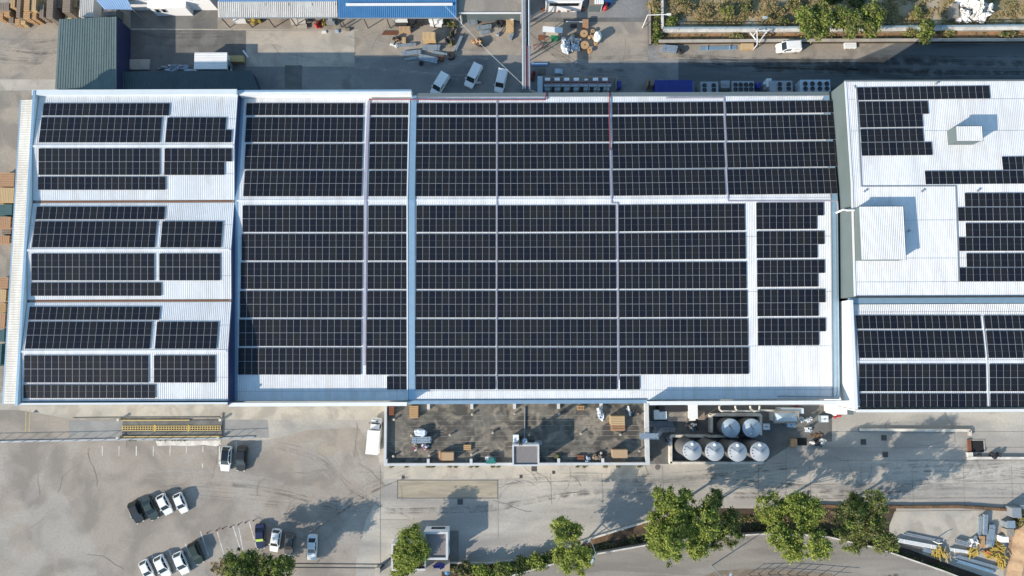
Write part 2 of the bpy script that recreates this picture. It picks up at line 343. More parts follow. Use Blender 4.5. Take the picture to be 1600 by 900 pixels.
# tyre tracks, dust trails and stains worn into the yards
def track(px, wd, m, z, name='tyre_marks'):
    pts = [Vector((*P(x, y), 0)) for x, y in px]; fine = []
    for i in range(len(pts)-1):
        p0, p1, p2, p3 = pts[max(0,i-1)], pts[i], pts[i+1], pts[min(len(pts)-1,i+2)]
        for k in range(8):
            t = k/8; fine.append(.5*((2*p1)+(p2-p0)*t+(2*p0-5*p1+4*p2-p3)*t*t+(3*p1-p0-3*p2+p3)*t**3))
    fine.append(pts[-1]); vs = []
    for i, p in enumerate(fine):
        d = (fine[min(i+1,len(fine)-1)]-fine[max(i-1,0)]).normalized(); nn = Vector((-d.y,d.x,0)); k = wd*(.7+.3*math.sin(i*.9))*min(1,.3+i*.15,.3+(len(fine)-1-i)*.15)/2; vs += [p-nn*k+Vector((0,0,z)), p+nn*k+Vector((0,0,z))]
    return vs, [(2*i,2*i+2,2*i+3,2*i+1) for i in range(len(fine)-1)]
def tracks(paths, m, seed, z, n=4, spread=8, wd=.32, name='tyre_marks'):
    r_ = np.random.default_rng(seed); mb = MB(); k = 0
    for path in paths:
        for i in range(n):
            o = r_.normal(0,spread); q = [(x+r_.normal(0,2.5)+o*.25, y+o+r_.normal(0,1.2)) for x, y in path]; vs, fs = track(q, wd*(.6+r_.random()), m, z+k*.0004); mb.add([tuple(v) for v in vs], fs); k += 1
    o = mb.build(name, m); o['kind'] = 'structure'
tracks([[(1640,742),(1560,735),(1480,748),(1380,762),(1260,768),(1120,770)],[(1640,725),(1540,738),(1450,735),(1370,742)],[(1600,770),(1480,768),(1360,775),(1220,760),(1100,752)],[(780,755),(900,750),(1010,752),(1120,745),(1250,730)],[(600,795),(760,790),(900,768),(1020,765)]], 'tyre_dark', 1, .020, 7, 8)
tracks([[(250,760),(350,752),(450,768),(560,800)],[(430,690),(500,712),(550,760),(640,800)],[(300,770),(420,780),(520,790),(600,780)],[(470,840),(540,790),(590,760),(640,740)]], 'tyre_dark', 2, .024, 5, 7, .28)
tracks([[(430,752),(480,770),(540,790),(575,800)],[(440,695),(480,710),(510,735),(530,770)],[(230,740),(290,738),(360,742),(430,752)],[(560,700),(575,740),(570,780)]], 'dust_pale', 3, .030, 5, 5, .6, 'dust_trail')
tracks([[(840,790),(960,775),(1060,760)],[(640,805),(720,800),(820,812)],[(1260,745),(1400,752),(1560,758)]], 'dust_pale', 4, .034, 4, 8, .7, 'dust_trail')
tracks([[(1060,92),(1200,100),(1340,104),(1640,108)],[(1180,112),(1300,110),(1450,115),(1640,118)],[(1240,98),(1380,96),(1640,100)]], 'oil_stain', 5, .020, 8, 5, .5)
tracks([[(0,70),(60,76),(110,70)],[(-10,95),(50,100),(86,96)],[(220,60),(280,66),(380,62)],[(860,90),(940,96),(1050,88)],[(840,60),(900,100),(980,110)]], 'tyre_dark', 6, .026, 5, 7, .4)
tracks([[(450,85),(560,100),(660,112),(760,118)],[(560,60),(640,80),(760,86),(815,80)]], 'dust_pale', 7, .026, 6, 9, .5, 'dust_trail')
r_ = np.random.default_rng(77); mb = MB()
for (bx0, by0, bx1, by1), nn in (((20,700,560,890),16),((600,735,1230,790),12),((1230,680,1600,785),12),((0,30,200,130),6),((400,52,800,135),10),((840,40,1010,115),6)):
    for i in range(nn):
        x, y = r_.uniform(bx0,bx1), r_.uniform(by0,by1); a = r_.choice([0,1.57])+r_.normal(0,.35); p = P(x, y)
        for k in range(int(r_.integers(3,9))):
            q = (p[0]+math.cos(a)*.9, p[1]+math.sin(a)*.9); a += r_.normal(0,.28); mb.bar((*p,.033),(*q,.033),.04+.04*r_.random(),.002); p = q
o = mb.build('ground_cracks', 'crack'); o['kind'] = 'structure'
mb = MB()
for x in (860,940,1035,1110,1265,1345,1425,1505,1580): a, b = P(x,740 if x < 1000 else 728), P(x+2,788 if x > 700 else 830); mb.bar((*a,.031),(*b,.031),.05,.002)
for y in (700,757,779): a, b = P(1225,y), P(1600,y-1); mb.bar((*a,.031),(*b,.031),.05,.002)
for y in (62,): a, b = P(10,y), P(88,y); mb.bar((*a,.031),(*b,.031),.05,.002)
o = mb.build('slab_joints', 'crack'); o['kind'] = 'structure'
# grassland and soil strips to the north
ground('dry_field', [(1034,-90),(1700,-90),(1700,42),(1034,42)], 'dry_grass', .02)
ground('soil_strip', [(1034,49),(1700,49),(1700,63),(1034,63)], 'soil_red', .02)
ground('soil_strip', [(1016,-60),(1034,-60),(1034,68),(1016,68)], 'soil_red', .026)
# ditch, road embankment, verge
ditch = [(690,880),(760,882),(840,872),(930,845),(1016,816),(1090,794),(1200,795),(1260,790),(1400,792),(1400,850),(1560,905),(1560,990),(690,990)]
ground('ditch_soil_shaded', ditch, 'soil_dark', .03)  # soil colour darkened to carry the road wall's shade on the ditch floor
ground('embankment', [(921,844),(1011,815.5),(1013,824),(980,832),(925,853)], 'soil_brown', .036)
ground('pad', [(1398,799),(1574,797),(1568,905),(1550,905),(1490,884),(1388,846),(1390,820)], 'concrete_pale', .045)
ZRD = 1.5
redge = [(560,935),(690,922),(800,899),(875,878),(922,867),(1031,848),(1090,840),(1150,836.5),(1197,834),(1250,835),(1295,839),(1373,857),(1419,873),(1477,893),(1540,918),(1600,945)]
rpts = [P(x, y, ZRD) for x, y in redge]
mb = MB().prism(rpts+[P(1640,1010,ZRD), P(520,1010,ZRD)], .05, ZRD); o = mb.build('road', 'asphalt_road'); o['kind'] = 'structure'
ground('verge', [(1095,903),(1118,892),(1160,889),(1205,889),(1250,893),(1300,896),(1300,990),(1095,990)], 'verge_dirt', ZRD+.01, ZRD)
mb = MB()
for a, b in zip(rpts[2:-1], rpts[3:]): mb.bar((*a, ZRD+.06), (*b, ZRD+.06), .22, .16)
o = mb.build('kerb', 'white_kerb'); o['kind'] = 'structure'
mb = MB(); eg = [P(x, y, .3) for x, y in ((690,879),(760,881),(838,871),(922,842),(1012,814.5),(1040,803))]
for a, b in zip(eg[:-1], eg[1:]): mb.bar((*a, .2), (*b, .2), .28, .4)
solid('retaining_wall', mb, 'white_kerb', 'low pale retaining wall along the yard edge above the brown ditch', 'wall', (*eg[3],0))
mb = MB(); eg = [P(x, y, .3) for x, y in ((1258,790),(1330,791.5),(1432,792),(1500,791.5),(1568,796),(1640,801))]
for a, b in zip(eg[:-1], eg[1:]): mb.bar((*a, .25), (*b, .25), .5, .5)
for i in range(24):
    t = rng.random(); k = int(t*5); a, b = Vector(eg[k]), Vector(eg[k+1]); p = a.lerp(b, t*5-k); mb.box(p.x, p.y, .45, .55+.1*rng.random(), .3+.9*rng.random(), .4, .0)
solid('boundary_wall', mb, 'soil_brown', 'low worn brown wall between the yard and the pale storage pad', 'wall', (*eg[2],0))
ground('dirt_bank', [(1578,808),(1640,806),(1640,990),(1566,990)], 'bank_dirt', .05)
# dirt bank ridge
mb = MB(); pts = [(1588,806),(1583,835),(1578,868),(1570,905)]
for i in range(3):
    a, b = P(*pts[i]), P(*pts[i+1]); c_, d = P(pts[i+1][0]+34, pts[i+1][1]), P(pts[i][0]+34, pts[i][1])
    m1, m2 = ((a[0]*.6+d[0]*.4), (a[1]*.6+d[1]*.4)), ((b[0]*.6+c_[0]*.4), (b[1]*.6+c_[1]*.4))
    mb.quad((*a,.04),(*b,.04),(*m2,1.6),(*m1,1.6)); mb.quad((*m1,1.6),(*m2,1.6),(*c_,1.2),(*d,1.2))
o = mb.build('dirt_bank', 'bank_dirt'); o['kind'] = 'structure'

# ================================================================ HALLS
def ribbed(mb, a, b, c, d, pitch=.30, h=.045, mi=0):
    a, b, c, d = map(Vector, (a, b, c, d)); L = (b-a).length; n = max(1, round(L/pitch)); nrm = (b-a).cross(d-a).normalized()
    if nrm.z < 0: nrm = -nrm
    vs = []; prof = ((0,0),(.62,0),(.72,1),(.90,1))
    ts = [((i+t)/n, k) for i in range(n) for t, k in prof]+[(1,0)]
    for t, k in ts: vs.append(a.lerp(b, t)+nrm*h*k)
    for t, k in ts: vs.append(d.lerp(c, t)+nrm*h*k)
    m = len(ts); fs = [(i, i+1, m+i+1, m+i) for i in range(m-1)]
    if (b-a).cross(d-a).z < 0: fs = [f[::-1] for f in fs]
    return mb.add(vs, fs, mi)
# ---- west hall: three ridges running east-west
WX0, WX1, WY0, WY1 = -82.0, -47.25, -9.2, 43.6
wval = [WY1, 24.72, 7.76, WY0]; wrid = [34.2, 16.3, -.7]; ZV, ZRI = 9.7, 10.42
def z_west(x, y):
    for i in range(3):
        if y >= wval[i+1] or i == 2:
            return ZV+(ZRI-ZV)*((y-wval[i+1])/(wrid[i]-wval[i+1]) if y < wrid[i] else (wval[i]-y)/(wval[i]-wrid[i]))
wh = thing('west_hall', 'white ribbed three ridge factory hall at the left with brown gutters between its bays', 'factory hall', ((WX0+WX1)/2,(WY0+WY1)/2))
org = (*wh.location[:2], 0)
mb = MB()
for i in range(3):
    n0, rr, s0 = wval[i], wrid[i], wval[i+1]
    ribbed(mb, (WX0+.4,rr,ZRI), (WX1,rr,ZRI), (WX1,n0-.25,ZV), (WX0+.4,n0-.25,ZV), .32, .042)
    ribbed(mb, (WX0+.4,rr,ZRI), (WX1,rr,ZRI), (WX1,s0+.25,ZV), (WX0+.4,s0+.25,ZV), .32, .042)
mb.build('roof', 'roof_white', wh, org)
for y in wrid: MB().box((WX0+WX1)/2, y, ZRI+.0, ZRI+.075, WX1-WX0-.5, .35).build('ridge_cap', 'roof_white', wh, org)
for y in wval[1:3]:
    MB().box((WX0+WX1)/2+.3, y, ZV-.15, ZV-.01, WX1-WX0-.7, .5).build('gutter', 'timber_grey' , wh, org)
    MB().box((WX0+WX1)/2+.6, y+.02, ZV-.01, ZV+.06, WX1-WX0-2.2, .16).build('gutter_pipe', 'rust', wh, org)
mb = MB()
mb.box(WX0+.15, (WY0+WY1)/2, 0, ZRI+.08, .3, WY1-WY0+.6); mb.box((WX0+WX1)/2, WY1+.1, 0, ZV-.3, WX1-WX0, .3); mb.box((WX0+WX1)/2, WY0-.1, 0, ZV-.3, WX1-WX0, .3)
mb.build('wall', 'pale_panel', wh, org)
pts = [(WY0-.45,0),(WY1,0)]+[(y-(.45 if y == WY0 else 0), z-.02+(.3 if y == WY0 else 0)) for y, z in sorted([(v, ZV) for v in wval]+[(r_, ZRI) for r_ in wrid], reverse=True)]
mb = MB(); n = len(pts)
for xx in (WX1+.02, WX1+.14): mb.v += [(xx, y, z) for y, z in pts]
mb.f += [tuple(range(n-1,-1,-1)), tuple(range(n,2*n))]+[(i,(i+1)%n,n+(i+1)%n,n+i) for i in range(n)]; mb.m += [0]*(n+2)
mb.build('gable_wall', 'navy_panel', wh, org)
MB().box((WX0+WX1)/2-.1, WY1+.05, ZV-.3, ZRI+.05, WX1-WX0+.4, .9).build('parapet', 'pale_panel', wh, org)
MB().box((WX0+WX1)/2-.1, WY0-.12, ZV-.3, ZV+.55, WX1-WX0+.4, .30).build('parapet', 'pale_panel', wh, org)
MB().box(WX0+.12, (WY0+WY1)/2, ZRI+.085, ZRI+.13, .42, WY1-WY0+.7).build('parapet_cap', 'galvanised', wh, org)
lt = thing('lean_to_canopy', 'long narrow white ribbed canopy strip down the outer side of the west hall', 'canopy', (-84.1, 17, 0))
mb = MB(); ribbed(mb, (-86.1,-9.5,7.7), (-86.1,43.3,7.7), (-82.35,43.3,8.1), (-82.35,-9.5,8.1), .42, .05); mb.build('roof', 'roof_cream', lt, (-84.1,17,0))
MB().box(-86.2, 16.9, 7.45, 7.72, .22, 53).build('gutter', 'galvanised', lt, (-84.1,17,0))
for y in (-9,1.5,12,22.5,33,43): MB().box(-85.9, y, 0, 7.55, .25, .25).build('post', 'grey_steel', lt, (-84.1,17,0))
# ---- main hall
MX0, MX1, MYN, MYR, MYS = -47.05, 55.6, 43.3, 24.8, -9.15; ZMN, ZMR, ZMS = 8.3, 9.72, 7.3
def z_main(x, y): return ZMR-(y-MYR)/(MYN-MYR)*(ZMR-ZMN) if y > MYR else ZMR-(MYR-y)/(MYR-MYS)*(ZMR-ZMS)
mh = thing('main_hall', 'very long white ribbed factory hall in the middle covered with rows of black solar panels', 'factory hall', (4,17))
org = (4,17,0); mb = MB()
ribbed(mb, (MX0,MYR,ZMR), (MX1-1.0,MYR,ZMR), (MX1-1.0,MYN,ZMN), (MX0,MYN,ZMN), .30, .032)
ribbed(mb, (MX0,MYR,ZMR), (MX1-1.0,MYR,ZMR), (MX1-1.0,MYS,ZMS), (MX0,MYS,ZMS), .30, .032)
mb.build('roof', 'roof_white', mh, org)
MB().box((MX0+MX1)/2-.5, MYR, ZMR+.0, ZMR+.06, MX1-MX0-1.4, .30).build('ridge_cap', 'roof_white', mh, org)
mb = MB(); mb.box((MX0+MX1)/2, MYN-.2, 0, ZMN-.1, MX1-MX0, .3); mb.box((MX0+MX1)/2, MYS+.05, 0, ZMS-.1, MX1-MX0, .3); mb.box(MX1-.2, 17, 0, 7.2, .3, 51.8)
mb.build('wall', 'pale_panel', mh, org)
def slopebox(mb, x, wd, y0, y1, dz0, dz1, zf, mi=0):
    ys = [y0]+([MYR] if y0 < MYR < y1 and zf is z_main else [])+[y1]
    for a, b in zip(ys[:-1], ys[1:]):
        za, zb = zf(x, a), zf(x, b)
        vs = [(x-wd/2,a,za+dz0),(x+wd/2,a,za+dz0),(x+wd/2,b,zb+dz0),(x-wd/2,b,zb+dz0),(x-wd/2,a,za+dz1),(x+wd/2,a,za+dz1),(x+wd/2,b,zb+dz1),(x-wd/2,b,zb+dz1)]
        mb.add(vs, [(3,2,1,0),(4,5,6,7),(0,1,5,4),(1,2,6,5),(2,3,7,6),(3,0,4,7)], mi)
    return mb
slopebox(MB(), -17.02, 1.05, MYS+.1, MYN+.3, -.1, .22, z_main).build('dividing_gutter', 'galvanised', mh, org)
slopebox(MB(), -17.75, .22, MYS+.1, MYN-.6, -.1, .30, z_main).build('flashing', 'pale_panel', mh, org)
slopebox(MB(), 55.1, 1.0, MYS, MYN, -.2, .10, z_main).build('edge_gutter', 'galvanised', mh, org)
slopebox(MB(), 54.45, .12, MYS+.5, MYN-.4, .0, .16, z_main).build('edge_trim', 'grey_steel', mh, org)
slopebox(MB(), -46.9, .5, MYS, MYN, -.2, .06, z_main).build('edge_gutter', 'galvanised', mh, org)
mb = MB(); mb.box((MX0-17.3)/2, 43.75, 7.9, 9.75, 29.8, .85); mb.build('north_parapet', 'white_paint', mh, org)
MB().box((MX0-17.3)/2, 44.02, 9.755, 9.80, 29.8, .34).build('parapet_cap', 'galvanised', mh, org)
mb = MB(); mb.box((MX1-16.4)/2, 43.75, 7.9, 8.42, MX1+16.4, .62); mb.build('eaves_gutter', 'hall_grey', mh, org)
MB().box((MX1-16.4)/2, 43.36, 8.2, 8.46, MX1+16.4, .12).build('eaves_trim', 'grey_steel', mh, org)
for x0, x1 in ((MX0-.1,-17.6),(22.9,MX1+1.0)):
    MB().box((x0+x1)/2, -9.55, 6.6, 9.5, x1-x0, .22).build('south_parapet', 'pale_panel', mh, org)
    MB().box((x0+x1)/2, -9.62, 9.5, 9.56, x1-x0+.1, .62).build('parapet_cap', 'white_paint', mh, org)
MB().box((22.9-17.6)/2, -9.45, 6.6, 7.35, 40.5, .75).build('south_gutter', 'galvanised', mh, org)
mb = MB(); mb.box(2.6,-9.15,7.25,7.5,40.4,.08); mb.build('eaves_trim', 'dark_steel', mh, org)
# ---- right hall, tall
RX0, RX1, RYN, RYR, RYS = 56.15, 92.0, 44.1, 26.6, 7.9
def z_rt(x, y): return 13.45-(abs(y-RYR)/(17.6))*.62
rh = thing('tall_hall', 'taller white ribbed hall at the upper right with two box shaped rooftop housings', 'factory hall', (74,26)); org = (74,26,0)
mb = MB(); zr = z_rt(0,RYR)
ribbed(mb, (RX0,RYR,zr),(RX1,RYR,zr),(RX1,RYN,z_rt(0,RYN)),(RX0,RYN,z_rt(0,RYN)),.30,.032); ribbed(mb, (RX0,RYR,zr),(RX1,RYR,zr),(RX1,RYS,z_rt(0,RYS)),(RX0,RYS,z_rt(0,RYS)),.30,.032)
mb.build('roof', 'roof_white', rh, org)
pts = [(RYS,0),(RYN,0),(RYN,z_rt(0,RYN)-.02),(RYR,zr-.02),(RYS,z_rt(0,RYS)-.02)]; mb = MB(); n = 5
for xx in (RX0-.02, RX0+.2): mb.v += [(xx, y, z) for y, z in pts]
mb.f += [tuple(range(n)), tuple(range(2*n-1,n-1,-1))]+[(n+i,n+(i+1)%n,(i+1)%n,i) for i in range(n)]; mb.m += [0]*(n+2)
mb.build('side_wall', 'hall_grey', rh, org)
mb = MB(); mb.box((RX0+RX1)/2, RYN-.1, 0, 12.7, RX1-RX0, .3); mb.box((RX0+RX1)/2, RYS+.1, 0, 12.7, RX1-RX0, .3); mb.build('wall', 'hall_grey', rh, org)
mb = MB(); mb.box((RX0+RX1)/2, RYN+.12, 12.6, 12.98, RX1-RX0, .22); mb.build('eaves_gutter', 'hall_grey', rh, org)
for a, b in ((RYS, RYR), (RYR, RYN)):
    MB().bar((RX0+.1, a, z_rt(0,a)+.07), (RX0+.1, b, z_rt(0,b)+.07), .3, .1).build('verge_trim', 'white_paint', rh, org)
MB().bar((RX0+.2, RYS-.1, 12.85), (RX1, RYS-.1, 12.85), .2, .2).build('eaves_trim', 'dark_steel', rh, org)
# ---- right hall, lower
LX0, LX1, LYN, LYR, LYS = 56.9, 92.0, 7.2, -2.8, -10.6
def z_rl(x, y): return 10.75-((y-LYR)/10*.62 if y > LYR else (LYR-y)/7.8*.5)
lh = thing('low_hall', 'lower white gabled hall at the right edge with a white parapet wall', 'factory hall', (74,-2)); org = (74,-2,0)
mb = MB(); zr = 10.75
ribbed(mb, (LX0,LYR,zr),(LX1,LYR,zr),(LX1,LYN-.5,z_rl(0,LYN-.5)),(LX0,LYN-.5,z_rl(0,LYN-.5)),.32,.05); ribbed(mb, (LX0,LYR,zr),(LX1,LYR,zr),(LX1,LYS+.3,z_rl(0,LYS+.3)),(LX0,LYS+.3,z_rl(0,LYS+.3)),.32,.05)
mb.build('roof', 'roof_white', lh, org)
MB().box((LX0+LX1)/2, LYR, zr, zr+.07, LX1-LX0-.2, .3).build('ridge_cap', 'roof_white', lh, org)
MB().box(74, 7.3, 9.9, 10.25, 35, .95).build('valley_gutter', 'galvanised', lh, org)
MB().box(56.55, -1.6, 0, 10.95, .45, 17.9).build('side_wall', 'white_wall', lh, org)
MB().box(56.52, -1.6, 10.95, 11.0, .62, 18.0).build('parapet_cap', 'white_paint', lh, org)
MB().box(74.2, -10.85, 0, 10.75, 35.0, .25).build('south_wall', 'pale_panel', lh, org)
MB().box(74.2, -10.9, 10.75, 10.81, 35.1, .45).build('parapet_cap', 'white_paint', lh, org)
mb = MB(); mb.box(74.2, 7.3, 0, 9.9, 35, .4); mb.build('wall', 'pale_panel', lh, org)
ct = solid('corner_block', MB().box(*rect(1304,632,1334,648,4)[:2], 0, 4, 3.4, 1.7, 0, 0).box(rect(1323,632,1334,648,4)[0], rect(1323,632,1334,648,4)[1], 4, 4.05, 1.1, 1.7, 0, 1), ['white_paint','hall_grey'], 'small pale flat roofed block tucked under the corner of the main hall', 'outbuilding', rect(1304,632,1334,648,4)[:2])
# rooftop housings
def housing(px, z1, zf, name, label, mroof):
    cx, cy, sx, sy = rect(*px, z1); t = thing(name, label, 'roof housing', (cx, cy, 0)); zb = zf(cx, cy)-.15
    MB().box(cx, cy, zb, z1-.08, sx, sy).build('wall', 'hall_grey', t, (cx,cy,0))
    mb = MB(); ribbed(mb, (cx-sx/2-.05,cy-sy/2-.05,z1-.05),(cx+sx/2+.05,cy-sy/2-.05,z1-.05),(cx+sx/2+.05,cy+sy/2+.05,z1-.05),(cx-sx/2-.05,cy+sy/2+.05,z1-.05),.3,.045); mb.build('roof', mroof, t, (cx,cy,0))
    mb = MB(); mb.box(cx+sx/2+.09, cy, z1-.25, z1-.03, .1, sy+.2); mb.box(cx, cy+sy/2+.09, z1-.25, z1-.03, sx+.2, .1); mb.build('edge_trim', 'dark_steel', t, (cx,cy,0)); return t
housing((1347,323,1411,405), 15.2, z_rt, 'roof_housing', 'large white box housing on the tall hall roof beside the dark side wall', 'roof_white')
housing((1496,197.5,1534,219.5), 15.7, z_rt, 'roof_housing', 'small white box housing on the tall hall roof with a long blue shadow', 'roof_white')

# ================================================================ SOLAR PANELS
def panel_mesh():
    mb = MB(); W, L, f = 1.118/2, 2.262/2, .020
    mb.box(0,0,-.035,0,2*W,2*L,0,0); z = .004
    for s in (-1, 1): mb.sheet([(-W+f, s*.012 if s>0 else -L+f),(W-f, s*.012 if s>0 else -L+f),(W-f, L-f if s>0 else -.012),(-W+f, L-f if s>0 else -.012)], z, 1)
    mb.sheet([(-W+f,-.012),(W-f,-.012),(W-f,.012),(-W+f,.012)], z, 2)
    me = bpy.data.meshes.new('solar_panel'); me.from_pydata(mb.v, [], mb.f)
    for m in ('panel_frame','solar_cells','panel_seam'): me.materials.append(M[m])
    me.polygons.foreach_set('material_index', mb.m); me.update(); return me
PM = panel_mesh(); NP = [0]
def rail_mesh(L):
    mb = MB()
    for y in (-.6, .6): mb.box(0, y, -.11, -.037, L, .05)
    return mb
def array(label, group, xl, xr, yl, yr, n, rows, zf, yl2=None):
    """one row (rows=1) or a double row (rows=2) of n panels; yl, yr = picture height of its middle line at the two ends"""
    a, b = PR(xl, yl, zf), PR(xr, yr, zf); c = (a+b)/2; d = b-a
    e = .5; sl = math.atan2(zf(c.x, c.y+e)-zf(c.x, c.y-e), 2*e)
    t = bpy.data.objects.new('solar_array', None); COL.objects.link(t); t.empty_display_size = .3
    ang = math.atan2(d.y, d.x); t.location = (c.x, c.y, c.z+.16); t.rotation_euler = (Matrix.Rotation(ang, 3, 'Z') @ Matrix.Rotation(sl, 3, 'X')).to_euler()
    tag(t, label, 'solar array', group); pitch = Vector((d.x, d.y)).length/n
    for r in range(rows):
        y = 0 if rows == 1 else (.5-r)*2.288
        for i in range(n):
            o = bpy.data.objects.new('solar_panel', PM); COL.objects.link(o); o.parent = t; o.location = ((i-(n-1)/2)*pitch, y, 0); o.scale = ((pitch-.014)/1.118, 1, 1); NP[0] += 1
        mb = MB()
        for q in (-.62, .62): mb.box(0, y+q, -.115, -.037, n*pitch-.04, .05)
        mb.build('mounting_rail', 'panel_frame', t)
    return t
ORD = ['first','second','third','fourth','fifth','sixth','seventh','eighth']
g = 'solar arrays on the main hall roof'
colN = [('far left column',383.3,567,18),('narrow column left of steel gutter',577,638,6),('column just right of steel gutter',650,775,12),('middle column',777.5,952,17),('second column from the right',956.5,1131.5,17),('rightmost column',1135,1304.5,17)]
def skew(x, y): return y-(max(0, x-820)/480)**1.5*4.2*(1.0 if y < 420 else .4)   # the small tilt of the far right rows
rowsN = [(171,1),(203,2),(245,2),(287,2)]
def slant(x, y, yref): return x+(x-800)*(y-yref)*.00007
for nm, xa, xb, n in colN:
    for k, (y, r) in enumerate(rowsN):
        lab = f"{'single' if r == 1 else 'double'} black panel row, {ORD[3-k]} north of main ridge, {nm}"
        array(lab, g, slant(xa,y,235), slant(xb,y,235), skew(xa,y), skew(xb,y), n, r, z_main)
colS = [('far left column',376,566.5,18),('narrow column left of steel gutter',574,637.5,6),('column just right of steel gutter',649.5,774.5,12),('middle column',777,963,18),('second column from the right',966.5,1166.5,19)]
rowsS = [342,386.5,431,475.5,520,564.5]
for nm, xa, xb, n in colS:
    for k, y in enumerate(rowsS):
        array(f"double black panel row, {ORD[k]} south of main ridge, {nm}", g, slant(xa,y,450), slant(xb,y,450), skew(xa,y), skew(xb,y), n, 2, z_main)
for k, (y0, y1) in enumerate(((327,348),(371.7,393),(416.7,438),(462.5,483.7),(507.7,529.2))):
    xo = 1181+k*.6
    array(f"single row of ten panels at the right end, {ORD[k]} stepped pair below the ridge", g, xo, 1286.5+k*.8, y0+.3, y0-.3, 10, 1, z_main)
    array(f"single row of nine panels under a longer one at right, {ORD[k]} stepped pair", g, xo, 1276+k*.8, y1+.3, y1-.3, 9, 1, z_main)
for nm, xa, xb, n in (('three panels half in shade at the lowest edge left of the steel gutter',604.5,636,3),('lowest single row of twelve panels just right of the steel gutter',649.5,774.5,12),('lowest single row of eighteen panels above the terrace',777,964,18),('three panels ending the lowest row beside bare white roof',968,999.5,3)):
    array(nm, g, xa, xb, 598.2, 598, n, 1, z_main)
g = 'solar arrays on the west hall roof'
BAY = ['top bay','middle bay','bottom bay']; wrows = [
 [('s',171.3,68,265.5,19,'topmost'),('d',203.2,63.5,252.5,18,'long'),('S',193.5,261.5,353.8,9,'upper'),('S',213,259.5,362.5,10,'lower'),('d',253,61,250.5,18,'long'),('S',242.5,257.5,363,10,'upper'),('S',263.5,257,351.5,9,'lower'),('s',286.7,60,259.5,19,'lowest')],
 [('s',333,57.3,258,19,'topmost'),('d',366.3,53,244.5,18,'long'),('D',366.3,252.5,347.5,9,'short'),('d',417.3,50,242,18,'long'),('D',417.3,249.5,345,9,'short'),('s',452,49.3,253,19,'lowest')],
 [('s',489.5,46.3,250.5,19,'topmost'),('d',523.7,42.3,236.8,18,'long'),('D',523.7,244.3,340.5,9,'short'),('d',576.5,38.3,233,18,'long'),('D',576.5,241,337.2,9,'short'),('s',611.5,37.4,243.5,19,'lowest')]]
for b, rws in enumerate(wrows):
    for k, (ty, y, xa, xb, n, w_) in enumerate(rws):
        side = 'north' if k < len(rws)/2 else 'south'
        if ty == 's': lab = f"{w_} single row of nineteen panels in the {BAY[b]} of the west hall"
        elif ty == 'd': lab = f"long double row of panels on the {side} slope, {BAY[b]} of the west hall"
        elif ty == 'D': lab = f"short double row of panels on the {side} slope, {BAY[b]} of the west hall"
        else: lab = f"{w_} short single row of {n} panels on the {side} slope, {BAY[b]} of west hall"
        array(lab, g, xa, xb, y, y, n, 1 if ty in 'sS' else 2, z_west)
g = 'solar arrays on the tall hall roof'
for lab, xa, xb, ya, yb, n, r in (('long top row of nineteen panels at the north edge of the tall hall',1338.8,1545.5,147,144.3,19,1),
  ('row of ten panels right under the long top row, tall hall',1341,1449.5,169.3,168.3,10,1),('row of nine panels, second under the long top row, tall hall',1342.5,1441,189.7,188.5,9,1),
  ('row of nine panels, third under the long top row, tall hall',1344,1442,212.3,211,9,1),('row of ten panels, fourth and lowest of the block at tall hall corner',1345,1455.5,233.5,232.5,10,1),
  ('short row at the right edge of tall hall, above the long lone row',1565,1640,255.5,254.5,7,1),('long lone row running to the right edge across the tall hall middle',1444.5,1632,278,276.8,17,1),
  ('upper indented row, first pair below the tall hall cable tray',1506.5,1638,312.5,312,12,1),('lower wider row, first pair below the tall hall cable tray',1496,1638,335,334.5,13,1),
  ('upper indented row, second pair below the tall hall cable tray',1507.8,1638,359.5,359.2,12,1),('lower wider row, second pair below the tall hall cable tray',1497.2,1638,381.8,381.5,13,1),
  ('upper indented row, third pair below the tall hall cable tray',1509,1638,406.7,406.5,12,1),('lower wider row, third pair below the tall hall cable tray',1498.2,1638,429.2,429,13,1)):
    array(lab, g, xa, xb, ya, yb, n, r, z_rt)
g = 'solar arrays on the low hall roof'
for lab, xa, xb, y, n, r in (('topmost single row on the low hall, left block',1335.8,1532,503.3,18,1),('topmost single row on the low hall, right block cut by the edge',1537,1636,503.3,9,1),
  ('double row above the low hall ridge, left block',1338.7,1536.5,538,18,2),('double row above the low hall ridge, right block cut by the edge',1541.5,1640,538,9,2),
  ('double row below the low hall ridge, left block',1341.3,1539.8,590,18,2),('double row below the low hall ridge, right block cut by the edge',1545,1644,590,9,2),
  ('lowest single row on the low hall, left block',1342.3,1541,625.5,18,1),('lowest single row on the low hall, right block cut by the edge',1546,1645,625.5,9,1)):
    array(lab, g, xa, xb, y, y, n, r, z_rl)
def laps(t, zf, x0, x1, ys, dz=.06):
    mb = MB()
    for y in ys:
        n = 6
        for i in range(n):
            a, b = x0+(x1-x0)*i/n, x0+(x1-x0)*(i+1)/n; mb.quad((a,y-.02,zf(a,y-.02)+dz),(b,y-.02,zf(b,y-.02)+dz),(b,y+.02,zf(b,y+.02)+dz),(a,y+.02,zf(a,y+.02)+dz))
    mb.build('sheet_lap', 'grey_steel', t, tuple(t.location))
laps(mh, z_main, MX0+.5, MX1-1.1, (41.6,30.2,18.4,9.0,-.2,-7.6)); laps(rh, z_rt, RX0+.4, RX1, (41,35.5,20.4,14.1,10.2)); laps(lh, z_rl, LX0+.2, LX1, (5.4,-6.9)); laps(wh, z_west, WX0+.5, WX1-.1, (39,29.4,20.6,11.9,3.6,-5.1))
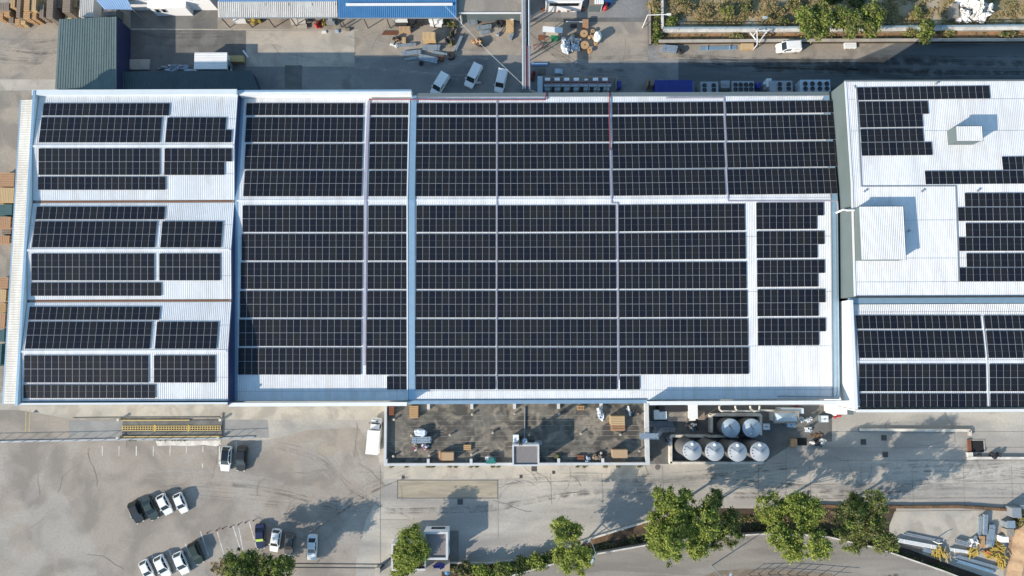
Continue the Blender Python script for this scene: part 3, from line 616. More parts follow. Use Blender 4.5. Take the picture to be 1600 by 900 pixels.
# ---- cable trays and pipes lying on the roofs
def onroof(name, label, cat, px, zf, r=.07, m='purple_tray', flat=True, wd=.22, dz=.12, group=None):
    pts = [PR(x, y, zf) for x, y in px]; mb = MB()
    full = []
    for a, b in zip(pts[:-1], pts[1:]):
        full.append(a)
        if zf is z_main and min(a.y,b.y) < MYR < max(a.y,b.y):
            t = (MYR-a.y)/(b.y-a.y); q = a.lerp(b, t); q.z = zf(q.x, q.y); full.append(q)
    full.append(pts[-1])
    for a, b in zip(full[:-1], full[1:]):
        p, q = a+Vector((0,0,dz)), b+Vector((0,0,dz))
        if flat: mb.bar(p, q, wd, .10)
        else: mb.tube(p, q, r, 8)
    o = mb.build(name, m, None, tuple(pts[0])); o.location = pts[0]; return tag(o, label, cat, group)
gt = 'cable trays on the main roof'
onroof('cable_tray', 'long double cable tray between the far left and narrow panel columns', 'cable tray', [(577,157),(573.5,230),(571.2,330),(570.5,450),(569.6,571)], z_main, wd=.42, group=gt)
onroof('cable_tray', 'thin cable tray in the gap between third and middle panel columns', 'cable tray', [(776.2,158),(776.2,330),(775.8,450),(775.6,594)], z_main, wd=.16, group=gt)
onroof('cable_tray', 'stepped cable tray jogging sideways at the ridge right of the middle column', 'cable tray', [(953.5,232),(955.2,317.5),(964.8,317.5),(965,420),(965.6,594)], z_main, wd=.2, group=gt)
onroof('cable_tray', 'cable tray turning right along the ridge at the rightmost panels and down the edge', 'cable tray', [(1040,153.5),(1130.5,153),(1131.5,170),(1133.5,240),(1137,314.3),(1308,314),(1309,330)], z_main, wd=.17, group=gt)
onroof('cable_tray', 'thin tray with clips down the right edge of the main roof', 'cable tray', [(1305,335),(1306.5,450),(1308,612),(1306,620),(1215,619)], z_main, wd=.14, m='grey_steel', group=gt)
onroof('red_pipe', 'dark red pipe along the north edge from narrow column to the pump skid', 'pipe', [(577,156),(645,156),(700,157),(852,156.7),(853,146)], z_main, .11, 'red_pipe', False, dz=.3)
onroof('red_pipe', 'dark red pipe running down beside the middle panel column from the skid', 'pipe', [(951.5,146),(951.7,190),(953.5,235)], z_main, .11, 'red_pipe', False, dz=.25)
onroof('cable_tray', 'thin grey tray framing the upper left panels and turning twice on the tall hall', 'cable tray', [(1334,134),(1337.5,140),(1345.5,291.5),(1492.5,291),(1495,360),(1497,440)], z_rt, wd=.14, m='grey_steel')
onroof('cable_tray', 'short dark tray along the left edge of the low hall roof', 'cable tray', [(1336,494),(1341,560),(1343,632)], z_rl, wd=.12, m='grey_steel')
onroof('cable_tray', 'thin tray between the two panel blocks of the low hall', 'cable tray', [(1534,494),(1541,560),(1543.5,634)], z_rl, wd=.12, m='roof_white')
a = PR(1305.5,333,z_main); b = (*P(1331,328.5,13.6), 13.6)
mb = MB(); pr = [Vector(a)+Vector((0,0,.25)), Vector((a.x+.7,a.y+.35,a.z+1.5)), Vector((b[0]-.8,b[1],13.55)), Vector((b[0]+.4,b[1]+.02,13.6))]; mb.path(pr, .16, 8)
solid('cable_duct', mb, 'white_paint', 'white duct climbing from the main roof over the dark wall of the tall hall', 'duct', tuple(a))
# small vents along ridges
k = 0
for px, py, zf in ((1349.5,299.5,z_rt),(1439,299.5,z_rt),(1526,298.5,z_rt),(1419,361,z_rt),(1461,131.5,z_rt)):
    p = PR(px, py, zf); k += 1
    solid('roof_anchor', MB().lathe(p.x,p.y,[(.12,p.z),(.12,p.z+.35),(.2,p.z+.36),(.2,p.z+.45)],10), 'grey_steel', ['small grey roof anchor above the large white housing','small grey anchor right of the large housing near the tray','small grey anchor above the indented right rows','small grey anchor in the shadow beside the large housing','small grey anchor at the north edge of tall hall'][k-1], 'roof anchor', tuple(p), 'roof anchors')
# ================================================================ OUTBUILDINGS TO THE NORTH
def blk(name, label, cat, px, z1, walls, roof=None, z0=0, over=.12, group=None, rib=None):
    """small building: wall + roof as parts; px is the roof outline in the picture at height z1"""
    cx, cy, sx, sy = rect(*px, z1); t = thing(name, label, cat, (cx, cy, z0), 0, group)
    MB().box(0,0,0,z1-z0-.1,sx-2*over,sy-2*over).build('wall', walls, t)
    mb = MB()
    if rib:
        h = z1-z0; mb.box(0,0,h-.1,h-.02,sx,sy)
        if rib == 'y': ribbed(mb,(-sx/2,-sy/2,h),(sx/2,-sy/2,h),(sx/2,sy/2,h),(-sx/2,sy/2,h),.34,.06)
        else: ribbed(mb,(-sx/2,sy/2,h),(-sx/2,-sy/2,h),(sx/2,-sy/2,h),(sx/2,sy/2,h),.34,.06)
    else: mb.box(0,0,z1-z0-.1,z1-z0,sx,sy)
    mb.build('roof', roof or walls, t); return t, sx, sy
def shed(name, label, corners, z, wallm, roofm, pitch=.45):
    pts = [P(x, y, z) for x, y in corners]; c = (sum(p[0] for p in pts)/4, sum(p[1] for p in pts)/4, 0)
    t = thing(name, label, 'shed', c); ins = [(c[0]+(p[0]-c[0])*.985, c[1]+(p[1]-c[1])*.985) for p in pts]
    MB().prism(ins, 0, z-.15).build('wall', wallm, t, c)
    mb = MB(); mb.prism(pts, z-.15, z-.03); tl, tr, br, bl = [(*p, z) for p in pts]; ribbed(mb, bl, br, tr, tl, pitch, .06); mb.build('roof', roofm, t, c); return t
shed('green_shed', 'dark green ribbed roof shed with a navy side wall beside the timber stacks', [(92,30),(182,26),(181.5,139),(86,139)], 4.8, 'navy_panel', 'shed_green')
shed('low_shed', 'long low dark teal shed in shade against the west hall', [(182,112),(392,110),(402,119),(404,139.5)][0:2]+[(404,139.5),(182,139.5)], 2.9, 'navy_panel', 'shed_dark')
# white office building with windows on its street face
def south_face_block(name, label, xl, xr, ybase, h, wallm, roofm, depth, wins=()):
    a, b = P(xl, ybase), P(xr, ybase); x0, x1, y = a[0], b[0], (a[1]+b[1])/2; t = thing(name, label, 'building', ((x0+x1)/2, y+depth/2, 0)); org = tuple(t.location)
    MB().box((x0+x1)/2, y+depth/2, 0, h, x1-x0, depth).build('wall', wallm, t, org)
    mb = MB(); mb.box((x0+x1)/2, y+depth/2, h, h+.18, x1-x0+.3, depth+.3); mb.build('roof', roofm, t, org)
    for fx, z, ww, hh in wins:
        f = MB().box(x0+fx*(x1-x0), y-.02, z, z+hh, ww, .1).build('window', 'white_paint', t, org)
        MB().box(x0+fx*(x1-x0), y-.045, z+.06, z+hh-.06, ww-.14, .08).build('pane', 'glass_dark', f, org)
    return t
south_face_block('office_building', 'white two storey office with dark windows at the top of the picture', 203, 341, 16, 8.2, 'white_wall', 'pale_panel', 10,
   [(.14,3.9,2.0,1.5),(.24,3.9,.9,1.5),(.35,3.9,2.2,1.5),(.68,3.9,2.0,1.5),(.80,3.9,.9,1.5),(.88,3.9,.9,1.5)])
south_face_block('porch_block', 'white low porch block projecting from the office with two small windows', 246, 302, 24.5, 3.2, 'white_wall', 'white_wall', 5, [(.16,1.4,.9,1.3),(.34,1.4,.9,1.3)])
pz = 4.2; pts = [(*P(x, y, pz+dz), pz+dz) for x, y, dz in ((138,-14,.9),(194,-14,.9),(207,15,-.2),(163,14.5,-.2))]
t = thing('blue_canopy', 'pale blue ribbed canopy slanting beside the white office', 'canopy', P(175,5)); mb = MB(); ribbed(mb, pts[3], pts[2], pts[1], pts[0], .4, .06); mb.build('roof', 'blue_pale', t, tuple(t.location))
for q in pts: MB().tube((q[0],q[1],0),(q[0],q[1],q[2]-.05),.08).build('post','grey_steel',t,tuple(t.location))
blk('ribbed_container', 'pale ribbed container next to the timber stacks behind the green shed', 'container', (123,-6,147,26.5), 2.6, 'pale_panel', 'roof_cream', rib='y')
blk('plaster_hut', 'small grey concrete hut squeezed behind the green shed', 'hut', (163,8.5,182,24.5), 2.6, 'hall_grey', 'gravel_roof')
t, sx, sy = blk('site_cabin', 'white ribbed site cabin standing half in shadow in the yard', 'cabin', (303,82,355,108), 2.7, 'pale_panel', 'white_paint', rib='x')
MB().box(sx/2-.06,0,.1,2.1,.12,.9).build('door','grey_steel',t); MB().box(sx/2-.05,-sy*.3,1.1,1.9,.1,.8).build('window','glass_dark',t)
local('crate', MB().box(0,0,0,1.0,2.5,1.1).box(0,0,1,1.04,2.6,1.2), 'yellow_rail', 'dull yellow skip box beside the white site cabin', 'crate', P(373,95))
local('concrete_slab', MB().box(0,0,0,.3,3.9,2.0), 'concrete_pale', 'flat grey slab lying in shade at the foot of the green shed', 'slab', P(218.5,101.5))
def crumple(px, h, seed, n=8, m='plastic_sheet', mi2=None):
    x0, y0, x1, y1 = px; r_ = np.random.default_rng(seed); mb = MB(); cx, cy, sx, sy = rect(x0,y0,x1,y1,h*.5)
    for i in range(n):
        a, b = r_.normal(0,.22,2); mb.blob(a*sx, b*sy, 0, sx*(.25+.25*r_.random()), sy*(.3+.3*r_.random()), h*(.4+.6*r_.random()), int(r_.integers(9999)), .9, .75, 0 if mi2 is None else int(r_.integers(2)), 9, 6)
    return mb, (cx, cy)
mb, c = crumple((255,100,301,110), .5, 3); local('scrap_sheet', mb, 'steel_sheet', 'crumpled pale metal sheet scrap between the slab and the site cabin', 'scrap metal', c)
c, a, L = pdir(380,79,388,90); local('plank', MB().box(0,0,0,.12,L,.35), 'white_paint', 'white plank lying alone right of the dull yellow skip', 'plank', c, a)
# ---- open canopies along the top
def canopy(name, label, px, z1, roofm, posts, zback=.5):
    cx, cy, sx, sy = rect(*px, z1); t = thing(name, label, 'canopy', (cx,cy,0)); mb = MB()
    ribbed(mb,(-sx/2,-sy/2,z1),(sx/2,-sy/2,z1),(sx/2,sy/2,z1+zback),(-sx/2,sy/2,z1+zback),.36,.07); mb.build('roof', roofm, t)
    MB().box(0,-sy/2-.05,z1-.18,z1+.02,sx,.14).build('gutter','grey_steel',t)
    for i in range(posts):
        x = -sx/2+.3+i*(sx-.6)/(posts-1); MB().box(x,-sy/2+.25,0,z1-.1,.14,.14).build('post','dark_steel',t)
        MB().bar((x,-sy/2+.25,z1-.1),(x,sy/2-.3,z1+zback-.12),.1,.16).build('beam','dark_steel',t)
    return t, cx, cy, sx, sy
canopy('open_canopy', 'cream ribbed open canopy above tables and machines', (341,4,528,27.5), 4.4, 'roof_cream', 6)
t, cx, cy, sx, sy = canopy('open_canopy', 'bright blue ribbed open canopy with a white beam across it', (528.5,-8,713.5,28), 4.6, 'blue_sheet', 6)
MB().box(.4,sy/2-2.05,5.0,5.25,sx-2.2,.42).build('roof_beam','white_paint',t)
blk('blue_roof_building', 'strip of blue roofed building behind the cream canopy', 'building', (341,-40,528,2.5), 5.0, 'navy_panel', 'blue_pale', rib='y')
blk('flat_roof_building', 'grey flat roofed building between the blue canopy and pipe bridge', 'building', (717,-40,816,19.5), 4.0, 'hall_grey', 'concrete_tan')
c = rect(717,19.5,816,21.5,4.0); local('roof_edge_beam', MB().box(0,0,0,.25,c[2],.2).box(-c[2]/2+.2,0,-4,0,.15,.15).box(c[2]/2-.2,0,-4,0,.15,.15), 'white_paint', 'thin white edge rail along the grey flat roof front', 'rail', (c[0],c[1]-.05,3.98))
# ---- generic small things
def timber_stack(w, d, h, layers, seed, board=.24, gap=.05, along='x'):
    r_ = np.random.default_rng(seed); mb = MB(); lh = h/layers
    for k in range(layers):
        z = k*lh; jx, jy = r_.normal(0,.02,2)
        for q in (-.42,0,.42):
            if along == 'x': mb.box(q*w+jx, jy, z, z+lh*.6, .12, d*.98)
            else: mb.box(jx, q*d+jy, z, z+lh*.6, w*.98, .12)
        L = d if along == 'x' else w; nb = max(2, int(L/(board+gap))); 
        if k == layers-1 or k % 2 == 0:
            for i in range(nb):
                p = (i-(nb-1)/2)*L/nb; dz = r_.random()*.02
                if along == 'x': mb.box(jx, p+jy, z+lh*.6, z+lh*.97+dz, w, L/nb-gap)
                else: mb.box(p+jx, jy, z+lh*.6, z+lh*.97+dz, L/nb-gap, d)
        else: mb.box(jx, jy, z+lh*.6, z+lh*.95, w*.97, d*.97)
    return mb
def bundle(L, W, h, n, seed, layers=2, r=0):
    r_ = np.random.default_rng(seed); mb = MB()
    for k in range(layers):
        for i in range(n):
            y = (i-(n-1)/2)*W/n; x = r_.normal(0,.02)*L; l = L*(.94+.06*r_.random()); z = k*h/layers
            if r: mb.tube((x-l/2,y,z+r),(x+l/2,y,z+r),r,7)
            else: mb.box(x, y, z, z+h/layers*.9, l, W/n*.82, r_.normal(0,.004))
    for q in (-.3,.3): mb.box(q*L,0,0,h+.015,.06,W*1.02)
    return mb
gT = 'timber stacks at the west edge'
TS = [ # px rect of the top, height, material, description
 ((-6,4,14,16),2.6,'timber_grey','grey timber stack in the extreme top left corner'),((-4,18,5,30),1.6,'timber','brown timber stack below the corner stack at left edge'),((6,15,15,25),2.0,'timber','small brown stack second from the left edge'),
 ((16,-8,24,12),2.8,'timber','brown column of crates third from the left, behind a grey one'),((25,-8,33,27),2.8,'timber_grey','grey green narrow crate row beside the orange stacks'),((37,-10,47,17),3.4,'timber','tall brown crate row just right of the grey green row'),
 ((48,-10,57,17),3.2,'timber_pale','pale brown crate row in the middle of the top left stacks'),((23,29,31,38),1.4,'timber','low front stack of boards below the grey green row'),((32,28,40,38),1.4,'timber_pale','low front pale stack next to another low stack'),((13,27,21,36),1.5,'timber_grey','low grey front stack between two brown ones'),
 ((36,18,47,29),2.6,'timber','brown stack in front of the tall brown crate row'),((48,15,57,29),2.4,'timber','brown front stack touching the pale crate row'),((61,7,69,27),2.6,'timber_grey','grey stack with pale boards sticking out at its foot'),((72,-9,84,28),3.2,'timber_grey','long grey stack with pale boards, left of the dark gap'),
 ((97,-10,110,19),3.4,'timber_grey','tall grey stack near the green shed corner'),((110,-9,121,10),2.6,'timber','brown stack tucked between the tall grey stack and ribbed container'),((102,21,112,29),1.2,'timber_pale','low pale stack at the green shed roof corner'),
 ((86,-10,95,12),2.2,'timber_grey','dark weathered stack standing in the gap of the timber rows')]
for i, (px, h, m, lab) in enumerate(TS):
    cx, cy, sx, sy = rect(*px, h); local('timber_stack', timber_stack(sx, sy, h, max(3,int(h/.3)), i, along='x' if i % 3 else 'y'), m, lab, 'timber stack', (cx,cy), 0, gT)
for i, (px, h, m, lab) in enumerate([((-8,270,23,292),2.0,'timber_orange','pale orange crate stack uppermost beside the lean-to canopy'),((-8,293,22,316),2.2,'timber_pale','pale crate stack second down beside the lean-to canopy'),((-8,319,19,336),1.6,'timber_teal','teal crate stack higher of the two by the canopy'),
   ((-8,339,17,357),2.0,'timber_orange','orange crate stack just below the higher teal crates'),((3,358,17,366),1.2,'timber_grey','small dark crate stack below the orange stack'),((-8,368,15,380),1.5,'timber_orange','lowest orange stack of the upper crate group by the canopy'),
   ((-8,433,13,451),2.0,'timber_orange','orange stack starting the lower crate group by the canopy'),((-8,453,10,472),2.0,'timber_pale','pale stack second in the lower crate group by canopy'),((-8,474,9,488),1.8,'timber','brown stack third in the lower crate group by canopy'),
   ((-8,490,8,512),2.0,'timber_orange','orange stack above the lower teal crates by the canopy'),((-8,515,7,534),1.6,'timber_teal','teal crate stack at the lower end near canopy'),((-8,537,3,572),1.6,'timber_teal','last dark teal crates below the lower teal stack')]):
    cx, cy, sx, sy = rect(*px, h); local('crate_stack', timber_stack(sx, sy, h, 5, 60+i, along='y' if i % 2 else 'x'), m, lab, 'crate stack', (cx,cy), 0, 'crate stacks along the lean-to canopy')
# ---- under the canopies
def table(w, d, h, m): 
    mb = MB(); mb.box(0,0,h-.08,h,w,d)
    for a in (-1,1):
        for b in (-1,1): mb.box(a*(w/2-.1), b*(d/2-.1), 0, h-.08, .08, .08)
    return mb
local('work_bench', table(2.4,1.1,1.0,0).box(0,-.4,.3,.4,2.3,.2), 'white_paint', 'white frame bench at the left end under the cream canopy', 'bench', P(377,34))
mb = MB().box(0,0,.35,1.2,1.5,1.2).box(.3,0,1.2,1.9,.8,1.0).box(-.9,-.3,.1,.25,1.0,.15).box(-.9,.3,.1,.25,1.0,.15); 
for a, b in ((-.5,-.55),(.5,-.55),(-.5,.55),(.5,.55)): mb.tube((a,b-.1,.3),(a,b+.1,.3),.3,10)
local('forklift', mb, 'yellow_paint', 'yellow forklift parked under the cream canopy', 'forklift', P(402,33), .3)
local('work_table', table(1.2,1.5,.9,0), 'roof_cream', 'cream tabletop leaning under the canopy, left of its twin', 'table', P(461,35.5), .25); local('work_table', table(1.3,1.0,.9,0), 'roof_cream', 'cream tabletop under the canopy, right of its twin', 'table', P(474,36.5), .05)
local('work_table', table(2.3,.8,.5,0), 'concrete_pale', 'low pale bench in front of the two cream tabletops', 'table', P(471,43))
mb, c = crumple((492,31,505,43),1.0,5,9); local('red_sack_pile', mb, 'red_paint', 'heap of faded red sacks under the canopy end', 'sacks', c)
mb, c = crumple((501,31,509,40),1.1,6,6); local('yellow_sack_pile', mb, 'yellow_paint', 'yellow bundle beside the red sacks', 'sacks', c)
mb = MB().box(0,0,.3,1.1,1.6,1.0).blob(.2,.1,1.0,.8,.7,.8,4).box(.8,-.4,0,.3,.3,.3); local('machine', mb, 'grey_steel', 'grey machine under the canopy right of the yellow bundle', 'machine', P(518,36))
local('plastic_tray', MB().box(0,0,0,.2,.85,.5).box(0,0,.2,.25,.7,.35), 'white_paint', 'small white tray on the ground below the red sacks', 'tray', P(507,50.5), .15); local('plastic_tray', MB().box(0,0,0,.25,.7,.6).box(0,0,.25,.3,.55,.45), 'blue_tank', 'small pale green tub right of the white tray', 'tray', P(527,49.5), .1)
local('small_box', MB().box(0,0,0,.4,.75,.4).box(0,0,.4,.46,.8,.45), 'timber_grey', 'dark little box on the ground right of the pale tub', 'box', P(543.5,47.5))
def flatbed(lab, loc, rz, m1, m2):
    t = thing('parked_trailer', lab, 'trailer', loc, rz, 'vehicles backed under the blue canopy'); MB().box(0,0,.7,1.9,2.6,1.9).build('body', m1, t)
    MB().box(0,-1.2,.5,1.0,2.2,.6).build('tailboard', m2, t)
    for a in (-.9,.9):
        mb = MB()
        for b in (-.8,.6): mb.tube((a-.12,b,.42),(a+.12,b,.42),.42,12)
        mb.build('wheel','black_rubber',t)
flatbed('white vehicle backed under the blue canopy, beside the brown carton', P(628,31.5), 0, 'white_paint', 'dark_steel'); flatbed('dark machine backed under the middle of the blue canopy', P(652,32), .1, 'dark_steel', 'black_rubber')
flatbed('bright white vehicle tail under the right end of the blue canopy', P(683,32), -.1, 'white_paint', 'white_paint')
mb, c = crumple((695,32,714,42),.7,9,7); local('scrap_heap', mb, 'leaf_olive', 'weedy heap at the right post of the blue canopy', 'scrap heap', c)
def carton(px, h, m, lab, name='wooden_crate', cat='crate', rz=0, lid=True):
    cx, cy, sx, sy = rect(*px, h); mb = MB().box(0,0,0,h,sx,sy)
    if lid:
        for q in (-.38,0,.38): mb.box(q*sx,0,h,h+.03,sx*.14,sy*1.01)
        mb.box(0,-sy/2-.015,h*.75,h*.95,sx,.03); mb.box(0,-sy/2-.015,h*.1,h*.25,sx,.03)
    return local(name, mb, m, lab, cat, (cx,cy), rz)
carton((623,41,641,48.5),1.0,'cardboard','brown carton in front of the white vehicle under the blue canopy'); carton((660,50,680,61),1.9,'timber_pale','large pale timber crate with a long shadow below the blue canopy'); carton((628,58,634,66),.8,'timber_pale','small pale crate left of the large pale crate','wooden_crate')
mb, c = crumple((614,56,627,64),.9,12,8,mi2=1); local('waste_pile', mb, ['timber','dark_steel'], 'mixed brown waste pile left of the small pale crate', 'waste pile', c)
mb, c = crumple((697,54,710,70),1.2,14,8,mi2=1); local('waste_pile', mb, ['dark_steel','leaf_olive'], 'dark round scrap heap right of the large pale crate', 'waste pile', c)
mb, c = crumple((706,44,716,54),.7,15,6,mi2=1); local('waste_pile', mb, ['dark_steel','timber_grey'], 'little dark heap above the round scrap heap', 'waste pile', c)
mb, c = crumple((738,59,757,74),1.2,16,9,mi2=1); local('waste_pile', mb, ['timber','dark_steel'], 'heap of broken timber left of the pipe bridge yard', 'waste pile', c)
mb, c = crumple((612,66,622,74),.8,17,5); local('white_sack', mb, 'white_bag', 'white sack at the left end of the grey sheet bundles', 'sack', c)
for i, (x0,y0,x1,y1,W,n,h,lab) in enumerate([(619,72.5,651,70,3.2,4,.5,'grey steel profiles lying highest left, beside the white sack'),(661,76,689,76,6.5,4,.7,'broad grey sheet bundle with a straight edge at the shadow line'),(628,86,658,82.5,5,5,.7,'bluish sheet bundle in shadow, leftmost'),
   (655,91,684,97,7.5,5,.8,'wide bluish sheet bundle in shadow above a loose tyre'),(632,93.5,657,90.5,2.5,3,.3,'thin bluish strips in shadow between two sheet bundles'),(674,81,700,86,2.5,3,.4,'thin bluish profiles in shadow below the straight edged bundle'),
   (712,80,722,58,3.6,3,.7,'steep slanting bundle of grey profiles pointing at the canopy'),(744,47,768,43,4.5,4,.9,'pale grey sheet bundle beside the black coil'),(751,53,766,50,4,3,.5,'short grey sheets under the pale sheet bundle'),(731,38,746,36,5,3,.8,'grey folded sheet right of the blue canopy corner'),(797,63,801,54,4,2,.8,'small grey profiles beside the pipe bridge')]):
    c, a, L = pdir(x0,y0,x1,y1); local('sheet_bundle', bundle(L, W/8.57*1.3, h, n, 100+i), 'steel_sheet', lab, 'steel bundle', c, a, 'steel sheet bundles in the north yard')
def tyre(lab, p, r=.45, h=.3, stack=1, g='tyres and coils in the north yard', m='black_rubber'):
    mb = MB()
    for k in range(stack): mb.lathe(0,0,[(r*.5,k*h+.02),(r*.9,k*h),(r,k*h+h*.3),(r,k*h+h*.7),(r*.9,k*h+h*.95),(r*.5,k*h+h*.93),(r*.45,k*h+h*.5)],16)
    return local('tyre', mb, m, lab, 'tyre', p, 0, g)
tyre('loose tyre lying below the wide bluish sheets', P(658,100), .42); local('rusty_drum', MB().lathe(0,0,[(.48,0),(.5,.3),(.48,.6),(.44,.6),(.42,.5)],16), 'rust', 'rusty brown drum in the shadow right of the bluish sheets', 'drum', P(690,93)); tyre('stacked dark tyres at the shadow edge', P(705,89), .75, .3, 3); tyre('big black coil standing near the pipe bridge', P(780,39), .72, .5, 2)
c, a, L = pdir(777,57,780,45); mb = MB(); mb.bar((-L/2,-.2,.5),(L/2,-.2,.9),.1,.1); mb.bar((-L/2,.2,.5),(L/2,.2,.9),.1,.1); mb.tube((-L/2+.2,-.3,.3),(-L/2+.2,.3,.3),.3,10); local('hand_truck', mb, 'grey_steel', 'two wheeled hand truck below the black coil', 'hand truck', c, a)
c = rect(790,22,804,50,1.0); local('pallet_pile', timber_stack(1.4,3.0,1.0,4,7), 'timber_pale', 'pale pallet pile beside the pipe bridge', 'pallet pile', c[:2])
mb = MB(); 
for s in (-1,1): mb.box(s*.36,0,1.0,1.25,.14,1.5); mb.box(0,s*.68,1.0,1.25,.8,.14)
for s in (-1,1):
    for q in (-1,1): mb.box(s*.36,q*.68,0,1,.1,.1)
local('frame_rack', mb, 'white_paint', 'white square frame standing on the pallet pile side', 'rack', P(800,29))
mb = MB(); 
for i in range(5): mb.bar((-1.4+.1*i,i*.16-.3,.05+.03*i),(1.6,i*.13-.3,.05+.05*i),.1,.06)
local('timber_battens', mb, 'rust', 'reddish battens lying left of the brown carton', 'timber', P(608,52), 0); 
mb = MB()
for i in range(6): mb.bar((-2.6+.3*i,i*.3-.8,.05+.03*i),(2.4-.2*i,i*.26-.6,.08+.03*i),.22,.08)
local('timber_battens', mb, 'timber_grey', 'brown boards strewn between the blue canopy and pallet pile', 'timber', P(757,31), .1)
# three vans are built with the cars below
# ---- pipe bridge from the roof to the north
t = thing('pipe_bridge', 'tall pipe bridge with silver and dark red pipes crossing the north yard', 'pipe bridge', P(823,75)); org = tuple(t.location); z = 6.6
pa, pb = P(821,-30,z), P(823,139,z); xx = (pa[0]+pb[0])/2; y0, y1 = pb[1], pa[1]
for dx, r, m, nm in ((-.42,.11,'grey_steel','pipe'),(-.15,.14,'grey_steel','pipe'),(.10,.10,'dark_steel','pipe'),(.50,.08,'white_paint','pipe')): MB().tube((xx+dx,y0,z),(xx+dx,y1,z),r,10).build(nm,m,t,org)
ym = P(823,72,z)[1]; MB().tube((xx+.32,y0-.4,z),(xx+.32,ym,z),.13,10).build('pipe','red_pipe',t,org)
MB().box(xx,(y0+y1)/2,z-.4,z-.25,1.25,y1-y0).build('deck','dark_steel',t,org)
for s in (-.66,.66): MB().box(xx+s,(y0+y1)/2,z-.45,z-.1,.12,y1-y0).build('side_beam','white_paint',t,org)
for y in (y0+1.5,y0+8,y0+14.5):
    mb = MB(); 
    for s in (-.75,.75): mb.box(xx+s,y,0,z-.42,.16,.16)
    mb.bar((xx-.75,y,.3),(xx+.75,y,z-.6),.08,.08); mb.build('trestle','grey_steel',t,org)
mb = MB(); mb.tube((xx-.2,y0,z-.2),(xx+2.2,y0-.05,4.3),.16,8); mb.tube((xx+.3,y0-.1,z),(xx+2.6,y0-.1,4.4),.12,8); mb.build('elbow','grey_steel',t,org)
# overhead cable
pts = [Vector((*P(694,8,5.2),5.2)), Vector((*P(765,83,4.9),4.9)), Vector((*P(822,137,6.4),6.4))]; mb = MB(); mb.path(pts,.024,5); solid('overhead_cable', mb, 'pale_panel', 'pale cable slung from the blue canopy to the pipe bridge', 'cable', tuple(pts[1]))
# ---- small buildings and clutter in the middle
south_face_block('small_workshop', 'small white workshop with a dark window strip at the top edge', 852, 907, 18.5, 4.4, 'white_wall', 'pale_panel', 6, [(.5,2.3,5.6,1.2)])
t, sx, sy = blk('lean_shelter', 'dim grey lean shelter right of the small white workshop', 'shelter', (921,-14,940,8), 2.8, 'hall_grey', 'timber_grey')
blk('striped_awning', 'white striped awning box beside the blue crate at the top', 'awning', (929,-12,943,6), 3.0, 'white_paint', 'white_paint', rib='y'); blk('blue_crate', 'blue topped crate right of the striped awning', 'crate', (944,-10,956,3), 1.6, 'container_blue', 'blue_sheet')
mb = MB().lathe(0,0,[(.45,0),(.45,.7),(.3,.8),(.28,1.1),(.1,1.2)],14); mb.blob(.1,.45,.9,.5,.5,.6,3); local('red_hydrant', mb, 'red_paint', 'round red drum with a white top standing below the striped awning', 'drum', P(945,14))
t = thing('kiosk', 'small white roofed kiosk with a green bin at its foot', 'kiosk', P(864,52)); c = rect(848,42,879,50.5,2.5); org = tuple(t.location)
MB().box(c[0],c[1],2.4,2.55,c[2],c[3],-.08).build('roof','white_paint',t,org)
MB().box(c[0]+.1,c[1]-.15,0,2.4,c[2]*.7,.5,-.08).build('wall','concrete_pale',t,org)
mb = MB(); 
for s in (-1,1):
    for q in (-1,1): mb.box(c[0]+s*(c[2]/2-.15),c[1]+q*.35,0,2.4,.1,.1)
mb.build('post','grey_steel',t,org)
t = thing('wheeled_bin', 'green wheeled bin with a pale upright lid beside the kiosk', 'bin', P(866,62)); MB().box(0,0,.1,1.1,1.2,.8,0,0,1.08,1.08).build('bin_body','green_paint',t); MB().box(0,.55,1.0,2.0,1.15,.14).build('lid','blue_tank',t); 
mb = MB(); [mb.tube((s*.5-.06,-.3,.12),(s*.5+.06,-.3,.12),.12,8) for s in (-1,1)]; mb.build('wheel','black_rubber',t)
mb = MB(); mb.bar((-1.0,0,.9),(1.0,.1,.9),.08,.08); 
for q in (-.8,.1,.8): mb.bar((q,-.5,0),(q,0,.9),.08,.08); mb.bar((q,.5,0),(q,0,.9),.08,.08)
local('trestle', mb, 'red_pipe', 'thin red trestle frame below the kiosk', 'trestle', P(841,74)); local('brown_frame', table(1.3,1.0,1.0,0), 'rust', 'rusty square table frame left of the green bin', 'table', P(846,62))
g = 'white plastic bundles in the north yard'
for px, h, s, lab in (((877,64,892,80),1.3,21,'bluish clear plastic bundle at the lower left of the heap'),((886,56,897,68),1.4,22,'white plastic bundle at the top of the heap'),((892,66,906,80),1.2,23,'white torn bundle at the lower right of the plastic heap'),((897,58,908,67),1.2,24,'small clear bundle beside the round timber drum'),((876,58,886,67),1.0,25,'pale clear bundle at the left of the plastic heap')):
    mb, c = crumple(px, h, s, 9); local('plastic_bundle', mb, 'plastic_sheet' if s % 2 else 'white_bag', lab, 'plastic bundle', c, 0, g)
def drum(px, h, lab, rz=0):
    cx, cy, sx, sy = rect(*px, h); r = (sx+sy)/4; mb = MB().lathe(0,0,[(r,0),(r,.1),(r*.6,.1),(r*.6,h-.1),(r,h-.1),(r,h)],22); mb.lathe(0,0,[(.12,h),(.12,h+.03)],8,1); return local('cable_drum', mb, ['timber','dark_steel'], lab, 'cable drum', (cx,cy), rz, 'wooden cable drums in the north yard')
drum((906.5,46.5,918.5,58),1.0,'timber cable drum below a stack of orange planks'); drum((907.5,63.5,920,76.5),.9,'large timber cable drum at the foot of the plastic heap'); drum((918,74,925,82),.7,'small timber drum touching the large lower drum'); drum((923,45,929,51.5),.7,'small drum alone left of the tall white bag'); drum((928,63,934,70),.8,'small drum right under the tall white bag')
local('plank_stack', timber_stack(1.1,1.4,1.1,4,31,.12,.03,'y'), 'timber_orange', 'orange plank stack above the upper cable drum', 'plank stack', P(914,40)); 
